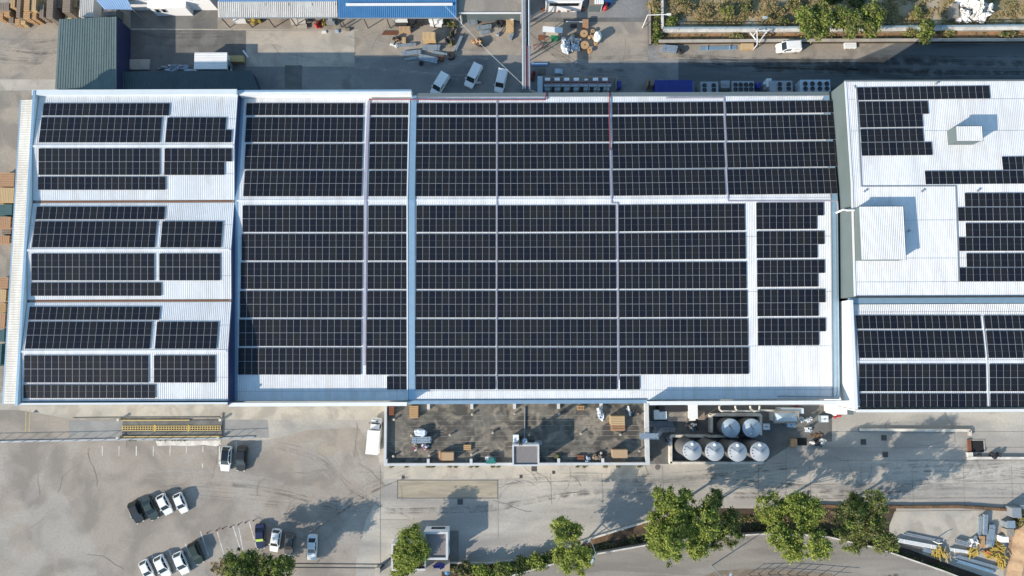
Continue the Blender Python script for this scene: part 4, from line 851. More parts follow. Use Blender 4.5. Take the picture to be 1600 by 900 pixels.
mb, c = crumple((919,51,929,60),.8,33,6); local('cardboard_heap', mb, 'cardboard', 'flattened cardboard left of the tall white bag', 'cardboard', c)
mb, c = crumple((889,51,905,58),.7,34,7); local('cardboard_heap', mb, 'cardboard', 'brown cardboard heap above the plastic bundles', 'cardboard', c)
cx, cy, sx, sy = rect(929,47,940,62.5,1.7); local('bulk_bag', MB().blob(0,0,0,sx,sy,1.8,5,.15,.7,0,18,10), 'white_bag', 'tall white bulk bag with a long shadow in the north yard', 'bulk bag', (cx,cy), 0, None, True)
c, a, L = pdir(885,33.5,917,34.5,1); mb = MB().bar((-L/2,0,1.0),(L/2,0,1.0),.1,.1).bar((-L/2,0,0),(-L/2,0,1),.1,.1).bar((L/2,0,0),(L/2,0,1),.1,.1); local('barrier_rail', mb, 'white_paint', 'white barrier rail beside the drain channel above the planks', 'rail', c, a)
mb = MB().box(0,0,0,.5,1.2,.5).box(.3,0,.5,.8,.4,.4); local('machine', mb, 'dark_steel', 'small dark machine between the rail and the cardboard', 'machine', P(896,41.5))
mb = MB(); 
for i in range(9): mb.blob(-3.6+i*.9,.1*math.sin(i*2),0,.8,.7,.7,40+i,.9,.8)
local('shrub_row', mb, 'rust', 'row of reddish shrubs along the white workshop front', 'shrubs', P(880,15.5))
# lamp on wall, posts
t = thing('wall_lamp', 'white lamp arm sticking out over the planter wall at the grassland corner', 'lamp', P(1013,24)); z=5; a, b = P(1012,23.5,z), P(1045,22.5,z+.4); org = tuple(t.location)
MB().tube((a[0],a[1],0),(a[0],a[1],z),.09,8).build('pole','white_paint',t,org); MB().tube((*a,z),(*b,z+.4),.07,8).build('arm','white_paint',t,org); MB().box(b[0],b[1],z+.3,z+.5,.7,.35).build('lamp_head','white_paint',t,org)
# ---- planter and boundary walls
def wall_run(name, label, px, h, wd, mtop, mside, posts=None, cat='wall'):
    pts = [P(x, y, h) for x, y in px]; t = thing(name, label, cat, (*pts[0],0)); mb, mc = MB(), MB()
    for a, b in zip(pts[:-1], pts[1:]): mb.bar((*a,h/2),(*b,h/2),wd,h); mc.bar((*a,h+.045),(*b,h+.045),wd+.12,.09)
    mb.build('wall_body', mside, t, (*pts[0],0)); mc.build('coping', mtop, t, (*pts[0],0)); return t, pts
wall_run('planter_wall', 'thin dark concrete wall edging the reddish planter strip', [(1014.5,-40),(1015.5,69)], .55, .3, 'concrete_tan', 'soil_dark')
wall_run('planter_wall', 'pale concrete wall at the left side of the dry grassland', [(1034,-40),(1035,44)], .8, .35, 'white_kerb', 'concrete_tan')
t, pts = wall_run('roadside_wall', 'long white wall with a steel rail between grassland and red soil', [(1036,46.5),(1180,46),(1400,44.5),(1660,42)], .8, .9, 'white_kerb', 'concrete_tan')
mb = MB(); mp = MB()
for a, b in zip(pts[:-1], pts[1:]):
    for dz in (.5,.95): mb.bar((*a,.85+dz),(*b,.85+dz),.07,.22)
    n = max(2,int((Vector(b)-Vector(a)).length/2.5))
    for i in range(n): p = Vector(a).lerp(Vector(b), i/n); mp.box(p.x,p.y,.85,1.95,.1,.1)
mb.build('rail','galvanised',t,(*pts[0],0)); mp.build('rail_posts','grey_steel',t,(*pts[0],0))
wall_run('retaining_wall', 'dark faced retaining wall with a pale top below the red soil strip', [(1029,64.5),(1180,63.5),(1300,63),(1660,62)], .9, .45, 'concrete_pale', 'soil_dark')
t = thing('pipe_gantry', 'white braced steel frame across the red soil strip', 'gantry', P(1183,58)); org = tuple(t.location); mb = MB(); z = 2.2
for a, b in (((1183,48),(1183,70)),((1172,51),(1181,62)),((1197,50),(1186,66)),((1181,48),(1200,48))): mb.bar((*P(*a,z),z),(*P(*b,z),z),.16,.16)
mb.build('frame','white_paint',t,org); mb = MB(); [mb.box(*P(x,y,z),0,z,.14,.14) for x, y in ((1183,48),(1183,70),(1200,48))]; mb.build('post','white_paint',t,org)
t = thing('round_sign', 'small round pale sign in the dry grassland', 'sign', P(1189,36)); MB().tube((0,0,0),(0,0,1.8),.05).build('pole','grey_steel',t); MB().tube((0,-.06,2.1),(0,.06,2.1),.5,20).build('disc','blue_tank',t)
c, a, L = pdir(1033,77.5,1057,79.5); local('sheet_bundle', bundle(L,1.3,.9,5,140), 'steel_sheet', 'bluish sheet stack below the planter corner beside a black coil', 'steel bundle', c, a, 'steel sheet bundles in the north yard'); tyre('black coil at the end of the bluish sheet stack', P(1063.5,80.5), .6, .35, 2)
c, a, L = pdir(1093,76,1152,74.5); mb = bundle(L,.8,.3,5,141,1,.07); local('pipe_bundle', mb, 'galvanised', 'thin loose pipes lying below the retaining wall', 'pipes', c, a)
local('board_pallet', timber_stack(2.4,1.0,.7,3,142,.3,.01), 'timber_pale', 'pale flat board stack at the right of the loose pipes', 'board stack', P(1166,74.5)); local('board_pallet', timber_stack(2.2,1.1,.5,2,143,.28,.06), 'white_wall', 'whitish pallet stack by the wall right of the white van', 'pallets', P(1327,72.5))
mb, c = crumple((1284,59,1292,65),.5,44,6); local('rubble_heap', mb, 'rubble', 'small pale rubble heap between the two left trees', 'rubble', c)
# rubble pile top right
for k, (px, h, lab) in enumerate((((1498,-12,1517,12),2.2,'large white broken block at the left of the rubble pile'),((1516,-8,1534,20),2.6,'central white and grey heap of the rubble pile'),((1530,4,1549,17),1.8,'white lump at the right of the rubble pile'),((1500,14,1520,31),1.6,'lower left pale lump of the rubble pile'),((1521,18,1541,31),1.5,'lower right pale lump of the rubble pile'))):
    mb, c = crumple(px, h, 300+k, 14, mi2=1); local('rubble_heap', mb, ['white_wall','rubble'], lab, 'rubble', c, 0, 'rubble pile beyond the wall')
cx, cy, sx, sy = rect(1488,5,1498,27,1.4); local('concrete_box', MB().box(0,0,0,1.4,sx,sy).box(0,0,1.4,1.45,sx*.8,sy*.85), 'concrete_tan', 'grey concrete box left of the white rubble pile', 'box', (cx,cy))
# ---- plant along the north wall of the main hall
def fan(mb_list, t, x, y, z, r):
    MB().lathe(x,y,[(r,z-.02),(r,z+.14),(r*.93,z+.14),(r*.93,z+.02)],18).build('fan_ring','grey_steel',t); m = MB().lathe(x,y,[(r*.92,z+.01),(r*.92,z+.03)],18)
    for k in range(5):
        a = k*1.2566; m.bar((x,y,z+.06),(x+math.cos(a)*r*.85,y+math.sin(a)*r*.85,z+.07),.16,.02,1)
    m.lathe(x,y,[(r*.2,z+.02),(r*.2,z+.1)],10,1); m.build('fan',['black_pit','dark_steel'],t)
def chiller(lab, px, z, fans, m, two=True):
    cx, cy, sx, sy = rect(*px, z); t = thing('chiller_unit', lab, 'chiller', (cx,cy,0), 0, 'cooling units along the north wall')
    MB().box(0,0,.15,z,sx,sy).build('casing', m, t); mb = MB(); [mb.box(s*(sx/2-.2),q*(sy/2-.1),0,.15,.2,.1) for s in (-1,1) for q in (-1,1)]; mb.build('foot','dark_steel',t)
    for fx in fans:
        p = P(fx, px[1]+(px[3]-px[1])*(.36 if two else .42), z); r = .47
        fan(None, t, p[0]-cx, p[1]-cy, z, r)
        if two: fan(None, t, p[0]-cx, -sy/2+.5, z, r)
    return t
chiller('chiller with two widely spaced fans right of the blue container', (1095,127.5,1122,145), 2.3, (1100.5,1115), 'grey_steel'); chiller('chiller with four dark fans in a dull casing, left of the small blue cover', (1144.5,126.5,1178,144), 2.4, (1149,1157,1165.5,1173.5), 'grey_steel')
chiller('chiller with two fans and an open left end, between four fan units', (1203,126,1238,143), 2.3, (1218,1232), 'grey_steel'); chiller('pale chiller with four fans nearest the tall hall', (1251,124.5,1297,143), 2.5, (1258,1269,1280.5,1291.5), 'blue_tank')
mb = MB().box(0,0,.2,1.7,1.6,1.4).bar((-.7,.2,1.7),(.6,-.3,2.3),.1,.1).bar((-.5,-.4,1.7),(.5,.4,2.0),.1,.1); local('pump_set', mb, 'grey_steel', 'open pump frame right of the two fan chiller', 'pump', P(1129,137))
mb = MB().tube((-.6,0,.6),(.6,0,.6),.35,12).box(0,0,0,.3,1.4,.6).tube((.2,0,.9),(.2,0,1.6),.1,8); local('pump_set', mb, 'grey_steel', 'small grey pump left of the dull four fan chiller', 'pump', P(1138,139)); local('pipe_cabinet', MB().box(0,0,0,1.9,.9,1.6).tube((-.7,0,.5),(-.7,0,1.6),.2,10).box(.6,0,0,1.2,.2,1.4), 'pale_panel', 'white cabinet with pipes at the left of a two fan chiller', 'cabinet', P(1196,135))
local('machine_cover', MB().blob(0,0,0,1.1,1.3,1.6,8,.1,.5), 'container_blue', 'blue covered machine right of the dull four fan chiller', 'covered machine', P(1182,137)); local('blue_plinth', MB().box(0,0,0,1.4,.7,1.3).box(0,0,1.4,1.5,.5,1.0), 'container_blue', 'blue plinth at the right end of the pump skid', 'plinth', P(966,136))
t, sx, sy = blk('shipping_container', 'deep blue shipping container against the north wall', 'container', (1023.5,125,1082.5,146), 2.6, 'container_blue', 'container_blue', rib='y'); MB().box(sx/2+.05,0,.1,2.4,.12,sy-.3).build('door','blue_tank',t)
mb = MB().box(0,0,0,2.2,.7,1.2).box(-.8,0,0,2.6,.08,1.6).box(-.4,.3,2.2,2.5,.3,.3); local('control_cabinet', mb, 'timber_grey', 'brownish control cabinet between pump skid and blue container', 'cabinet', P(1015,135))
t = thing('pump_skid', 'long beige framed pump skid with white motors along the north wall', 'pump skid', P(903,133)); org = tuple(t.location); zz = 3.2
c = rect(846,119,963.5,122,zz); mb = MB(); mb.box(c[0],c[1],zz-.15,zz,c[2],.35); c2 = rect(846,122,963.5,124.5,zz); 
for i in range(9): xx = c[0]-c[2]/2+.1+i*(c[2]-.2)/8; mb.box(xx,c[1]-1.0,zz-.12,zz-.02,.12,2.2); mb.box(xx,c[1],0,zz-.15,.14,.14)
mb.build('frame','timber_grey',t,org); mb = MB()
for i in range(9): xx = c[0]-c[2]/2+.1+i*(c[2]-.2)/8; mb.box(xx,c[1]-2.1,0,zz-.12,.14,.14)
mb.build('frame_leg','timber_grey',t,org)
for x in (855.5,870.5,885.5,900.5,930.5,945.5):
    p = P(x,123.7,3.4); MB().box(p[0],p[1],3.2,3.45,.95,.5).box(p[0],p[1],2.9,3.2,.3,.3).build('motor','white_wall',t,org)
p = P(916,124,3.4); MB().box(p[0],p[1],3.2,3.35,.6,.3).build('motor','white_wall',t,org)
for x in (855.5,871,886,901,917,933,948): p = P(x,137.5,2.0); MB().box(p[0],p[1],.3,2.0,1.0,.75).build('pump_box','blue_tank',t,org)
for y, r, m in ((129,.16,'red_pipe'),(131.5,.14,'purple_tray'),(134,.18,'blue_tank')): a, b = P(850,y,2.4), P(955,y,2.4); MB().tube((*a,2.4),(*b,2.4),r,8).build('pipe',m,t,org)
a, b = P(852,142,2.2), P(955,142,2.2); MB().box((a[0]+b[0])/2,a[1],0,.3,b[0]-a[0],3.2).build('base','dark_steel',t,org)
cx, cy, sx, sy = rect(840.5,120,847,145,3.6); local('header_tank', MB().box(0,0,0,3.6,sx,sy).box(0,0,3.6,3.7,sx*1.15,sy*1.05), 'blue_tank', 'upright pale blue header tank at the left end of the pump skid', 'tank', (cx,cy))
mb, c = crumple((828,110,838,126),1.4,50,7,mi2=1); local('valve_cluster', mb, ['red_pipe','rust'], 'dark red valve cluster beside the foot of the pipe bridge', 'valves', c)
local('blue_pallet', timber_stack(3.0,.5,.3,2,51), 'blue_pale', 'thin blue pallet row right of the pipe bridge in shade', 'pallet', P(843,101)); local('floor_hatch', MB().box(0,0,0,.12,1.2,1.1).box(0,0,.12,.16,1.0,.9), 'grating', 'square brown floor hatch below the blue pallet', 'hatch', P(847,112))
local('generator', MB().box(0,0,.1,1.2,1.1,.9).box(.75,0,.1,.9,.35,.9).box(0,0,1.2,1.28,1.0,.8), 'blue_tank', 'pale generator box standing free behind the pump skid', 'generator', P(871,115))
# ================================================================ VEHICLES
KIND = {  # stations: x, half width, belt height ; cabin: windscreen base/top, roof rear, rear base
 'hatch': dict(L=4.0, W=1.76, H=1.50, st=[(2.0,.62,.58),(1.85,.80,.72),(1.2,.87,.86),(.9,.88,.93),(-1.2,.88,.96),(-1.75,.84,.95),(-2.0,.72,.80)], cab=(.95,.25,-1.35,-1.86)),
 'sedan': dict(L=4.6, W=1.80, H=1.46, st=[(2.3,.62,.56),(2.12,.82,.70),(1.4,.89,.84),(.95,.90,.92),(-1.2,.90,.95),(-1.9,.88,.96),(-2.2,.80,.92),(-2.3,.70,.72)], cab=(1.0,.2,-1.0,-1.72)),
 'suv': dict(L=4.3, W=1.82, H=1.66, st=[(2.15,.68,.68),(2.0,.84,.82),(1.3,.90,.98),(1.0,.91,1.04),(-1.5,.91,1.06),(-1.95,.88,1.05),(-2.15,.78,.85)], cab=(1.05,.35,-1.6,-2.0)),
 'van': dict(L=4.4, W=1.84, H=1.86, st=[(2.2,.70,.70),(2.05,.86,.85),(1.5,.91,1.02),(1.25,.92,1.10),(-1.9,.92,1.15),(-2.1,.91,1.15),(-2.2,.84,.9)], cab=(1.35,.75,-2.02,-2.12)),
}
def car(kind, paint, label, front, rear, z=0, group='cars in the car park', name='parked_car', cat='car', roof=None, extra=None):
    K = KIND[kind]; a, b = P(*rear, .8), P(*front, .8); c = ((a[0]+b[0])/2, (a[1]+b[1])/2); rz = math.atan2(b[1]-a[1], b[0]-a[0]); Lm = math.hypot(b[0]-a[0], b[1]-a[1])
    t = thing(name, label, cat, (*c, z), rz, group); k = max(.92, min(1.1, Lm/K['L'])); t.scale = (k, min(k,1.04), min(k,1.04))
    st = K['st']; H = K['H']; vs = []; n = 8
    for x, hw, zt in st:
        vs += [(x,-hw*.94,.28),(x,-hw,.5),(x,-hw,zt*.82),(x,-hw*.9,zt),(x,hw*.9,zt),(x,hw,zt*.82),(x,hw,.5),(x,hw*.94,.28)]
    fs = [(i*n+j,(i+1)*n+j,(i+1)*n+(j+1)%n,i*n+(j+1)%n) for i in range(len(st)-1) for j in range(n)]+[tuple(range(n)), tuple(range(len(vs)-1,len(vs)-n-1,-1))]
    fs = [f[::-1] for f in fs]
    mb = MB().add(vs, fs); wb, wt, rt, rb = K['cab']; hb = K['W']/2*.90; ht = K['W']/2*.74 if kind != 'van' else K['W']/2*.84; zb = st[3][2]-.02; zr = H
    # roof panel with soft edge, pillars
    mb.add([(wt,-ht,zr-.05),(wt,ht,zr-.05),(wt-.25,-ht*.92,zr),(wt-.25,ht*.92,zr),(rt+.2,-ht*.92,zr),(rt+.2,ht*.92,zr),(rt,-ht,zr-.07),(rt,ht,zr-.07)],[(0,1,3,2),(2,3,5,4),(4,5,7,6)], 0 if roof is None else 1)
    mb.add([(wt-.25,-ht*.92,zr),(rt+.2,-ht*.92,zr),(rt,-ht,zr-.07),(wt,-ht,zr-.05)],[(0,3,2,1)]); mb.add([(wt-.25,ht*.92,zr),(rt+.2,ht*.92,zr),(rt,ht,zr-.07),(wt,ht,zr-.05)],[(0,1,2,3)])
    for s in (-1,1):
        mb.bar((wb,s*hb*.97,zb),(wt,s*ht,zr-.06),.09,.07); mb.bar((rb,s*hb*.95,zb),(rt,s*ht,zr-.08),.16,.08); mb.bar((wt-.05,s*ht,zr-.06),(rt,s*ht,zr-.08),.06,.05); mb.bar(((wb+rb)/2-.1,s*hb,zb),((wt+rt)/2-.1,s*ht,zr-.06),.08,.07)
    mb.build('body', [paint]+([roof] if roof else []), t)
    MB().quad((wb,-hb*.95,zb),(wb,hb*.95,zb),(wt,ht*.97,zr-.06),(wt,-ht*.97,zr-.06)).build('windscreen','glass_dark',t)
    MB().quad((rb,hb*.93,zb),(rb,-hb*.93,zb),(rt,-ht*.97,zr-.08),(rt,ht*.97,zr-.08)).build('rear_window','glass_dark' if kind != 'van' else paint,t)
    for s in (-1,1):
        xe = rb if kind != 'van' else -.2; xt = rt if kind != 'van' else -.2
        q = [(wb-.03,s*hb*.98,zb),(xe,s*hb*.96,zb),(xt,s*ht*.99,zr-.09),(wt,s*ht*.99,zr-.07)]; MB().quad(*(q if s < 0 else q[::-1])).build('side_window','glass_dark',t)
        if kind == 'van': q = [(-.22,s*hb*.98,zb),(rb,s*hb*.96,zb),(rt,s*ht*.99,zr-.09),(-.22,s*ht*.99,zr-.07)]; MB().quad(*(q if s < 0 else q[::-1])).build('side_panel',paint,t)
        MB().box(wb-.25,s*(hb+.16),zb,zb+.16,.14,.22).build('mirror',paint,t)
        x0, hw, zt = st[1]; MB().box(x0+.02,s*hw*.72,zt*.74,zt*.96,.24,hw*.36).build('headlight','lamp_glass',t)
        x1, hw1, zt1 = st[-1]; MB().box(x1+.04,s*hw1*.8,zt1*.72,zt1*1.0,.14,hw1*.3).build('tail_light','tail_red',t)
        for xx in (K['L']/2*.62,-K['L']/2*.62):
            wv = MB().tube((xx,s*(K['W']/2-.17),.31),(xx,s*(K['W']/2+.02),.31),.31,14).build('wheel','black_rubber',t); MB().tube((xx,s*(K['W']/2+.02),.31),(xx,s*(K['W']/2+.03),.31),.19,10).build('rim','grey_steel',wv)
    mb = MB(); mb.quad((st[0][0]+.01,-.3,.42),(st[0][0]+.01,.3,.42),(st[0][0]+.0,.3,.54),(st[0][0]+.0,-.3,.54)); mb.build('grille','black_rubber',t)
    if extra: extra(t, K)
    return t
car('hatch','car_white','white car with black glass roof nosed south beside a black car',(351,737.5),(355,696),roof='glass_dark')
car('hatch','car_black','black car parked right of the white car with the glass roof',(376,737),(378.5,696.5))
car('sedan','car_green','dark greenish grey car at the left of two white cars',(242,812),(226,777))
car('hatch','car_white','white car between the greenish grey car and another white car',(264,803.5),(249.5,773))
car('hatch','car_white','white compact car at the right end of the upper diagonal row',(287.5,800),(276.5,772.5))
car('hatch','car_black','black car at the left end of the upper diagonal row',(219,817),(206,784))
car('hatch','car_white','white car at the left end of the lower diagonal row',(236,906),(222.5,876))
car('hatch','car_white','white car second from the left in the lower diagonal row',(261.5,902),(246,869))
car('hatch','car_white','white car next to the dark green car in the lower row',(290,897),(276.5,863))
car('suv','car_darkgreen','dark green car at the right end of the lower diagonal row',(313,881),(299,848))
def stripe(t, K): MB().box(-1.05,0,K['H']-.02,K['H']+.03,.5,1.3).build('roof_stripe','hi_vis',t)
car('sedan','car_navy','navy car with a yellow green band across its rear roof',(407.5,858),(405.5,818.5),extra=lambda t, K: MB().box(.55,0,K['H']-.30,K['H']-.02,.42,1.36).build('sun_shade','hi_vis',t))
car('suv','car_white','white car right of the navy car near the big dark tree',(427.5,861),(433,828)); car('hatch','car_grey','small grey car in shade between a white and a silver car',(450,866),(453,836)); car('sedan','car_paleblue','silver saloon standing alone in tree shade at the right',(486.5,875.5),(488.5,835))
gv = 'white vans in the north yard'
car('van','car_white','leftmost white van in the shaded yard, nose hidden by roof edge',(677.5,148),(697,116),group=gv,name='parked_van',cat='van')
def odoor(t, K): MB().bar((.95,.95,.75),(.55,1.75,.75),.06,.8).build('open_door','car_white',t)
car('van','car_white','middle white van in the shaded yard with an open door',(731,135.5),(748,101.5),group=gv,name='parked_van',cat='van',extra=odoor)
car('van','car_white','right white van in the shaded yard near the pipe bridge',(778.5,144),(786.5,109),group=gv,name='parked_van',cat='van')
car('van','car_white','white van parked in the sun by the retaining wall and pines',(1213.5,75),(1250.5,73),group=gv,name='parked_van',cat='van')
# lorry
a, b = P(582,709,2.9), P(587.5,653,1.8); c, rz, L = pdir(583,706,588,655,1.5); t = thing('box_lorry', 'small white box lorry parked along the terrace wall', 'lorry', c, rz); 
MB().box(-1.05,0,.85,3.0,4.1,2.1).build('cargo_box','white_wall',t); MB().box(-.3,0,.5,.8,5.6,.9).build('chassis','dark_steel',t)
mb = MB(); mb.box(1.85,0,.5,1.35,1.7,1.95,0,0,.98,.96); mb.box(1.6,0,1.35,2.15,1.15,1.8,0,0,.72,.86); mb.box(2.85,0,.5,1.1,.4,1.7,0,0,.5,.85); mb.build('cab','car_white',t)
MB().quad((2.21,-.78,1.40),(2.21,.78,1.40),(2.04,.70,2.08),(2.04,-.70,2.08)).build('windscreen','glass_dark',t)
for s in (-1,1):
    q=[(2.1,s*.905,1.42),(1.2,s*.905,1.42),(1.28,s*.80,2.05),(1.98,s*.80,2.05)]; MB().quad(*(q if s<0 else q[::-1])).build('side_window','glass_dark',t); MB().box(2.1,s*1.12,1.3,1.6,.14,.25).build('mirror','dark_steel',t); MB().box(2.98,s*.62,.75,.95,.16,.3).build('headlight','lamp_glass',t)
    for x in (1.9,-1.6): wv = MB().tube((x,s*.72,.4),(x,s*1.0,.4),.4,14).build('wheel','black_rubber',t); MB().tube((x,s*1.0,.4),(x,s*1.01,.4),.22,10).build('rim','grey_steel',wv)
MB().tube((2.45,-.16,1.36),(2.45,-.16,1.4),.16,12).build('bonnet_badge','dark_steel',t)
# ================================================================ TERRACE ROOF WITH ITS CLUTTER
ZT = 3.6
def tl(px, py, z=ZT): return P(px, py, z)
ta, tb = P(599.5,728,4.4), P(1013.5,632,4.4); x0, x1, y0, y1 = ta[0], tb[0], ta[1], -9.95
t = thing('terrace_block', 'low flat roofed block with dark stained roof and white parapet below the main hall', 'building', ((x0+x1)/2,(y0+y1)/2)); org = tuple(t.location)
MB().box((x0+x1)/2,(y0+y1)/2,0,ZT-.06,x1-x0-.1,y1-y0-.1).build('wall','white_wall',t,org); MB().box((x0+x1)/2,(y0+y1)/2,ZT-.06,ZT,x1-x0-.5,y1-y0-.3).build('roof','terrace_felt',t,org)
mb = MB(); pw = .42
mb.box((x0+x1)/2,y0+pw/2,ZT-.05,4.4,x1-x0,pw); mb.box(x0+pw/2,(y0+y1+pw)/2,ZT-.05,4.4,pw,y1-y0-pw); mb.box(x1-.35,(y0+y1+pw)/2,ZT-.05,4.4,.7,y1-y0-pw); mb.build('parapet','parapet_grey',t,org)
for i, x in enumerate((603,669,736,873,942)):
    p = tl(x,721,4.4); MB().box(p[0],y0+pw+.36,ZT,4.42,.46,.72).build('parapet_pier','parapet_grey',t,org)
for x in (669,737,804,873,940): p = tl(x,637,4.4); MB().box(p[0],y1-.6,ZT,4.1,.5,.9).build('parapet_pier','parapet_grey',t,org)
mb = MB()
for y in (650,658,666,674,682,690,698,706,714):
    p, q = tl(606,y), tl(1006,y-.6); mb.box((p[0]+q[0])/2,p[1],ZT+.0,ZT+.012,q[0]-p[0],.07)
mb.build('roof_seams','felt_seam',t,org)
c, a, L = pdir(820,636,819.5,684,ZT); local('conduit', MB().box(0,0,0,.3,L,.16), 'grey_steel', 'grey upright strip dividing the terrace roof above the stair tower', 'conduit', (*c,ZT), a)
gvv = 'white roof vents on the terrace'
vl = [(616.5,655,'near the top left corner of terrace'),(615.5,712,'in the bottom left corner of terrace'),(643.5,680,'left of the wrapped grey pallet'),(671.5,711,'above the first pier by the long carton'),(703.5,679,'alone in the middle of the left half'),(737,709.5,'above the second bottom pier'),(770,675.5,'alone near the stair tower, upper side'),(738,647,'below the second top pier'),
      (873,646,'below the top pier right of the strip'),(804,646,'at the top edge left of the strip'),(907,677,'left of the orange pallets, alone'),(968.5,678.5,'below the orange pallets'),(826.5,679,'just above the stair tower antennas'),(998,704,'near the right parapet by the tan block'),(938.5,707,'beside the bottom rubbish heap')]
for i, (x, y, d) in enumerate(vl):
    mb = MB().lathe(0,0,[(.13,0),(.13,.55),(.22,.57),(.22,.66),(.08,.7)],12); local('roof_vent', mb, 'concrete_pale', 'white roof vent '+d, 'roof vent', (*tl(x,y),ZT), 0, gvv)
def onT(name, mb, m, lab, cat, px, rz=0, group=None): return local(name, mb, m, lab, cat, (*tl(*px),ZT), rz, group)
onT('wooden_crate', timber_stack(.9,1.5,1.0,4,201), 'rust', 'reddish brown crate in the terrace top left corner', 'crate', (613,641)); onT('pallet_stack', timber_stack(1.5,2.1,.9,4,202), 'timber', 'brown pallet stack by the first top pier of the terrace', 'pallets', (647.5,643))
mb = MB().blob(0,0,0,2.0,1.3,1.0,7,.25,.6); mb.box(.35,0,.9,1.05,1.0,.9); onT('wrapped_pallet', mb, 'plastic_sheet', 'white wrapped pallet above the grey profile bundle', 'wrapped pallet', (657.5,675.5))
onT('sheet_bundle', bundle(3.3,1.1,1.0,4,203,3), 'steel_sheet', 'bluish grey profile bundle on the terrace under the wrapped pallet', 'steel bundle', (660,686.5), .03); 
r_ = np.random.default_rng(5)
def mixed(w, d, h, ms, seed):
    r_ = np.random.default_rng(seed); mb = MB()
    for i in range(26): mb.box(r_.normal(0,.24)*w, r_.normal(0,.24)*d, 0, h*(.3+.7*r_.random()), .12+.4*r_.random(), .12+.35*r_.random(), r_.random()*3, int(r_.integers(len(ms))))
    return mb
onT('scrap_pallet', mixed(1.3,1.2,.7,[0,1,2],1), ['timber','rubble','red_pipe'], 'pallet of mixed brown scrap, left of the pink and white one', 'scrap pallet', (649.5,699)); onT('scrap_pallet', mixed(1.2,1.2,.8,[0,1,2],2), ['plastic_sheet','red_pipe','white_bag'], 'pallet of pink and white scrap beside the brown scrap', 'scrap pallet', (664,698))
mb = MB().box(0,0,0,.12,2.7,1.5).box(.3,0,.12,1.25,2.0,1.35); 
for q in range(3): mb.box(-1.0+q*.22,0,.12,1.0,.14,1.3,0,1)
onT('carton_stack', mb, ['cardboard','timber_orange'], 'long brown carton stack with an orange slatted end by the bottom parapet', 'carton stack', (698,711.5))
onT('pallet_stack', timber_stack(1.3,.95,.4,2,204), 'timber', 'small lone pallet between carton stack and green bin', 'pallets', (730.5,698.5))
mb = MB().box(0,0,0,.9,1.5,.9,0,0,1.1,1.1).box(.1,.1,.9,1.0,1.0,.7,.3); onT('green_skip', mb, 'teal_paint', 'green waste skip against the bottom parapet left of the tower', 'skip', (767,718.5))
mb = mixed(1.0,.7,1.1,[0,0,1],3); onT('scrap_heap', mb, ['white_bag','grey_steel'], 'white scrap behind the green skip', 'scrap heap', (764,714.5))
onT('pallet_stack', timber_stack(2.5,1.5,1.7,6,205), 'timber_pale', 'tall pale orange pallet stack on the right half of the terrace', 'pallets', (963,655.5)); onT('pallet_stack', timber_stack(2.4,1.3,.9,4,206,.2,.12), 'timber_orange', 'lower orange pallet stack touching the tall pale one', 'pallets', (964.5,666.5))
onT('wooden_crate', MB().box(0,0,0,1.5,2.5,1.3).box(0,0,1.5,1.55,2.6,1.4), 'cardboard', 'tan box standing alone by the right end of the terrace', 'crate', (966.5,707)); onT('pallet_stack', timber_stack(1.2,.8,.4,2,207,.14,.12), 'timber', 'small dark gapped pallet at the terrace top edge', 'pallets', (907,637))
mb, c = crumple((931,634,943,652),1.0,61,9); local('white_rubbish', mb, 'plastic_sheet', 'white plastic rubbish at the top edge left of the orange pallets', 'rubbish', (*tl(937,644),ZT))
mb = MB().bar((-.9,0,.4),(.9,.3,1.3),.3,.06).bar((-.6,-.4,.2),(.4,.5,.5),.2,.1); onT('leaning_plank', mb, 'white_paint', 'white plank leaning at the top edge right of the orange pallets', 'plank', (983,641), 1.7)
onT('scrap_pallet', mixed(1.3,1.0,.6,[0,1],8), ['timber_grey','dark_steel'], 'dark scrap strewn near the terrace top right corner', 'scrap', (993,645)); onT('scrap_pallet', mixed(1.2,.9,.8,[0,1],9), ['timber','timber_grey'], 'brown broken timber at the bottom parapet right of the tower', 'scrap', (931.5,714))
mb, c = crumple((913,713,924,722),.8,62,7); local('white_rubbish', mb, 'plastic_sheet', 'white plastic heap between brown pallets and broken timber', 'rubbish', (*tl(918.5,717.5),ZT)); onT('pallet_stack', timber_stack(1.2,.8,.4,2,208), 'rust', 'reddish flat pallet at the bottom parapet right of tower', 'pallets', (907,714)); onT('weeds', mixed(.8,.5,.5,[0],10), 'leaf_olive', 'weeds sprouting at the foot of the tower on the terrace', 'weeds', (870,712))
# stair tower with antennas
zt = 7.3; cx, cy, sx, sy = rect(800.5,694.5,842.5,728.5,zt); t = thing('stair_tower', 'square stair tower with gravel roof and white rim on the terrace', 'tower', (cx,cy,0))
MB().box(0,0,0,zt-.3,sx-.1,sy-.1).build('wall','white_wall',t); MB().box(0,0,zt-.3,zt-.25,sx-.5,sy-.5).build('roof','gravel_roof',t)
mb = MB(); [mb.box(0,s*(sy/2-.14),zt-.3,zt,sx,.28) for s in (-1,1)]; [mb.box(s*(sx/2-.14),0,zt-.3,zt,.28,sy-.56) for s in (-1,1)]; mb.build('rim','parapet_grey',t); MB().box(sx/2,-.3,ZT+.05,ZT+2.1,.06,.9).build('door','grey_steel',t)
t = thing('antenna_mast', 'dark lattice antenna mast with dishes behind the stair tower', 'mast', (*tl(813,686),ZT)); mb = MB(); h = 6.2
for s, q in ((-.18,-.18),(.18,-.18),(.18,.18),(-.18,.18)): mb.bar((s,q,0),(s,q,h),.13,.13)
for k in range(12): z = k*.5; mb.bar((-.18,-.18,z),(.18,-.18,z+.5),.04,.04); mb.bar((.18,.18,z),(-.18,.18,z+.5),.04,.04); mb.bar((-.18,.18,z),(-.18,-.18,z+.5),.09,.09)
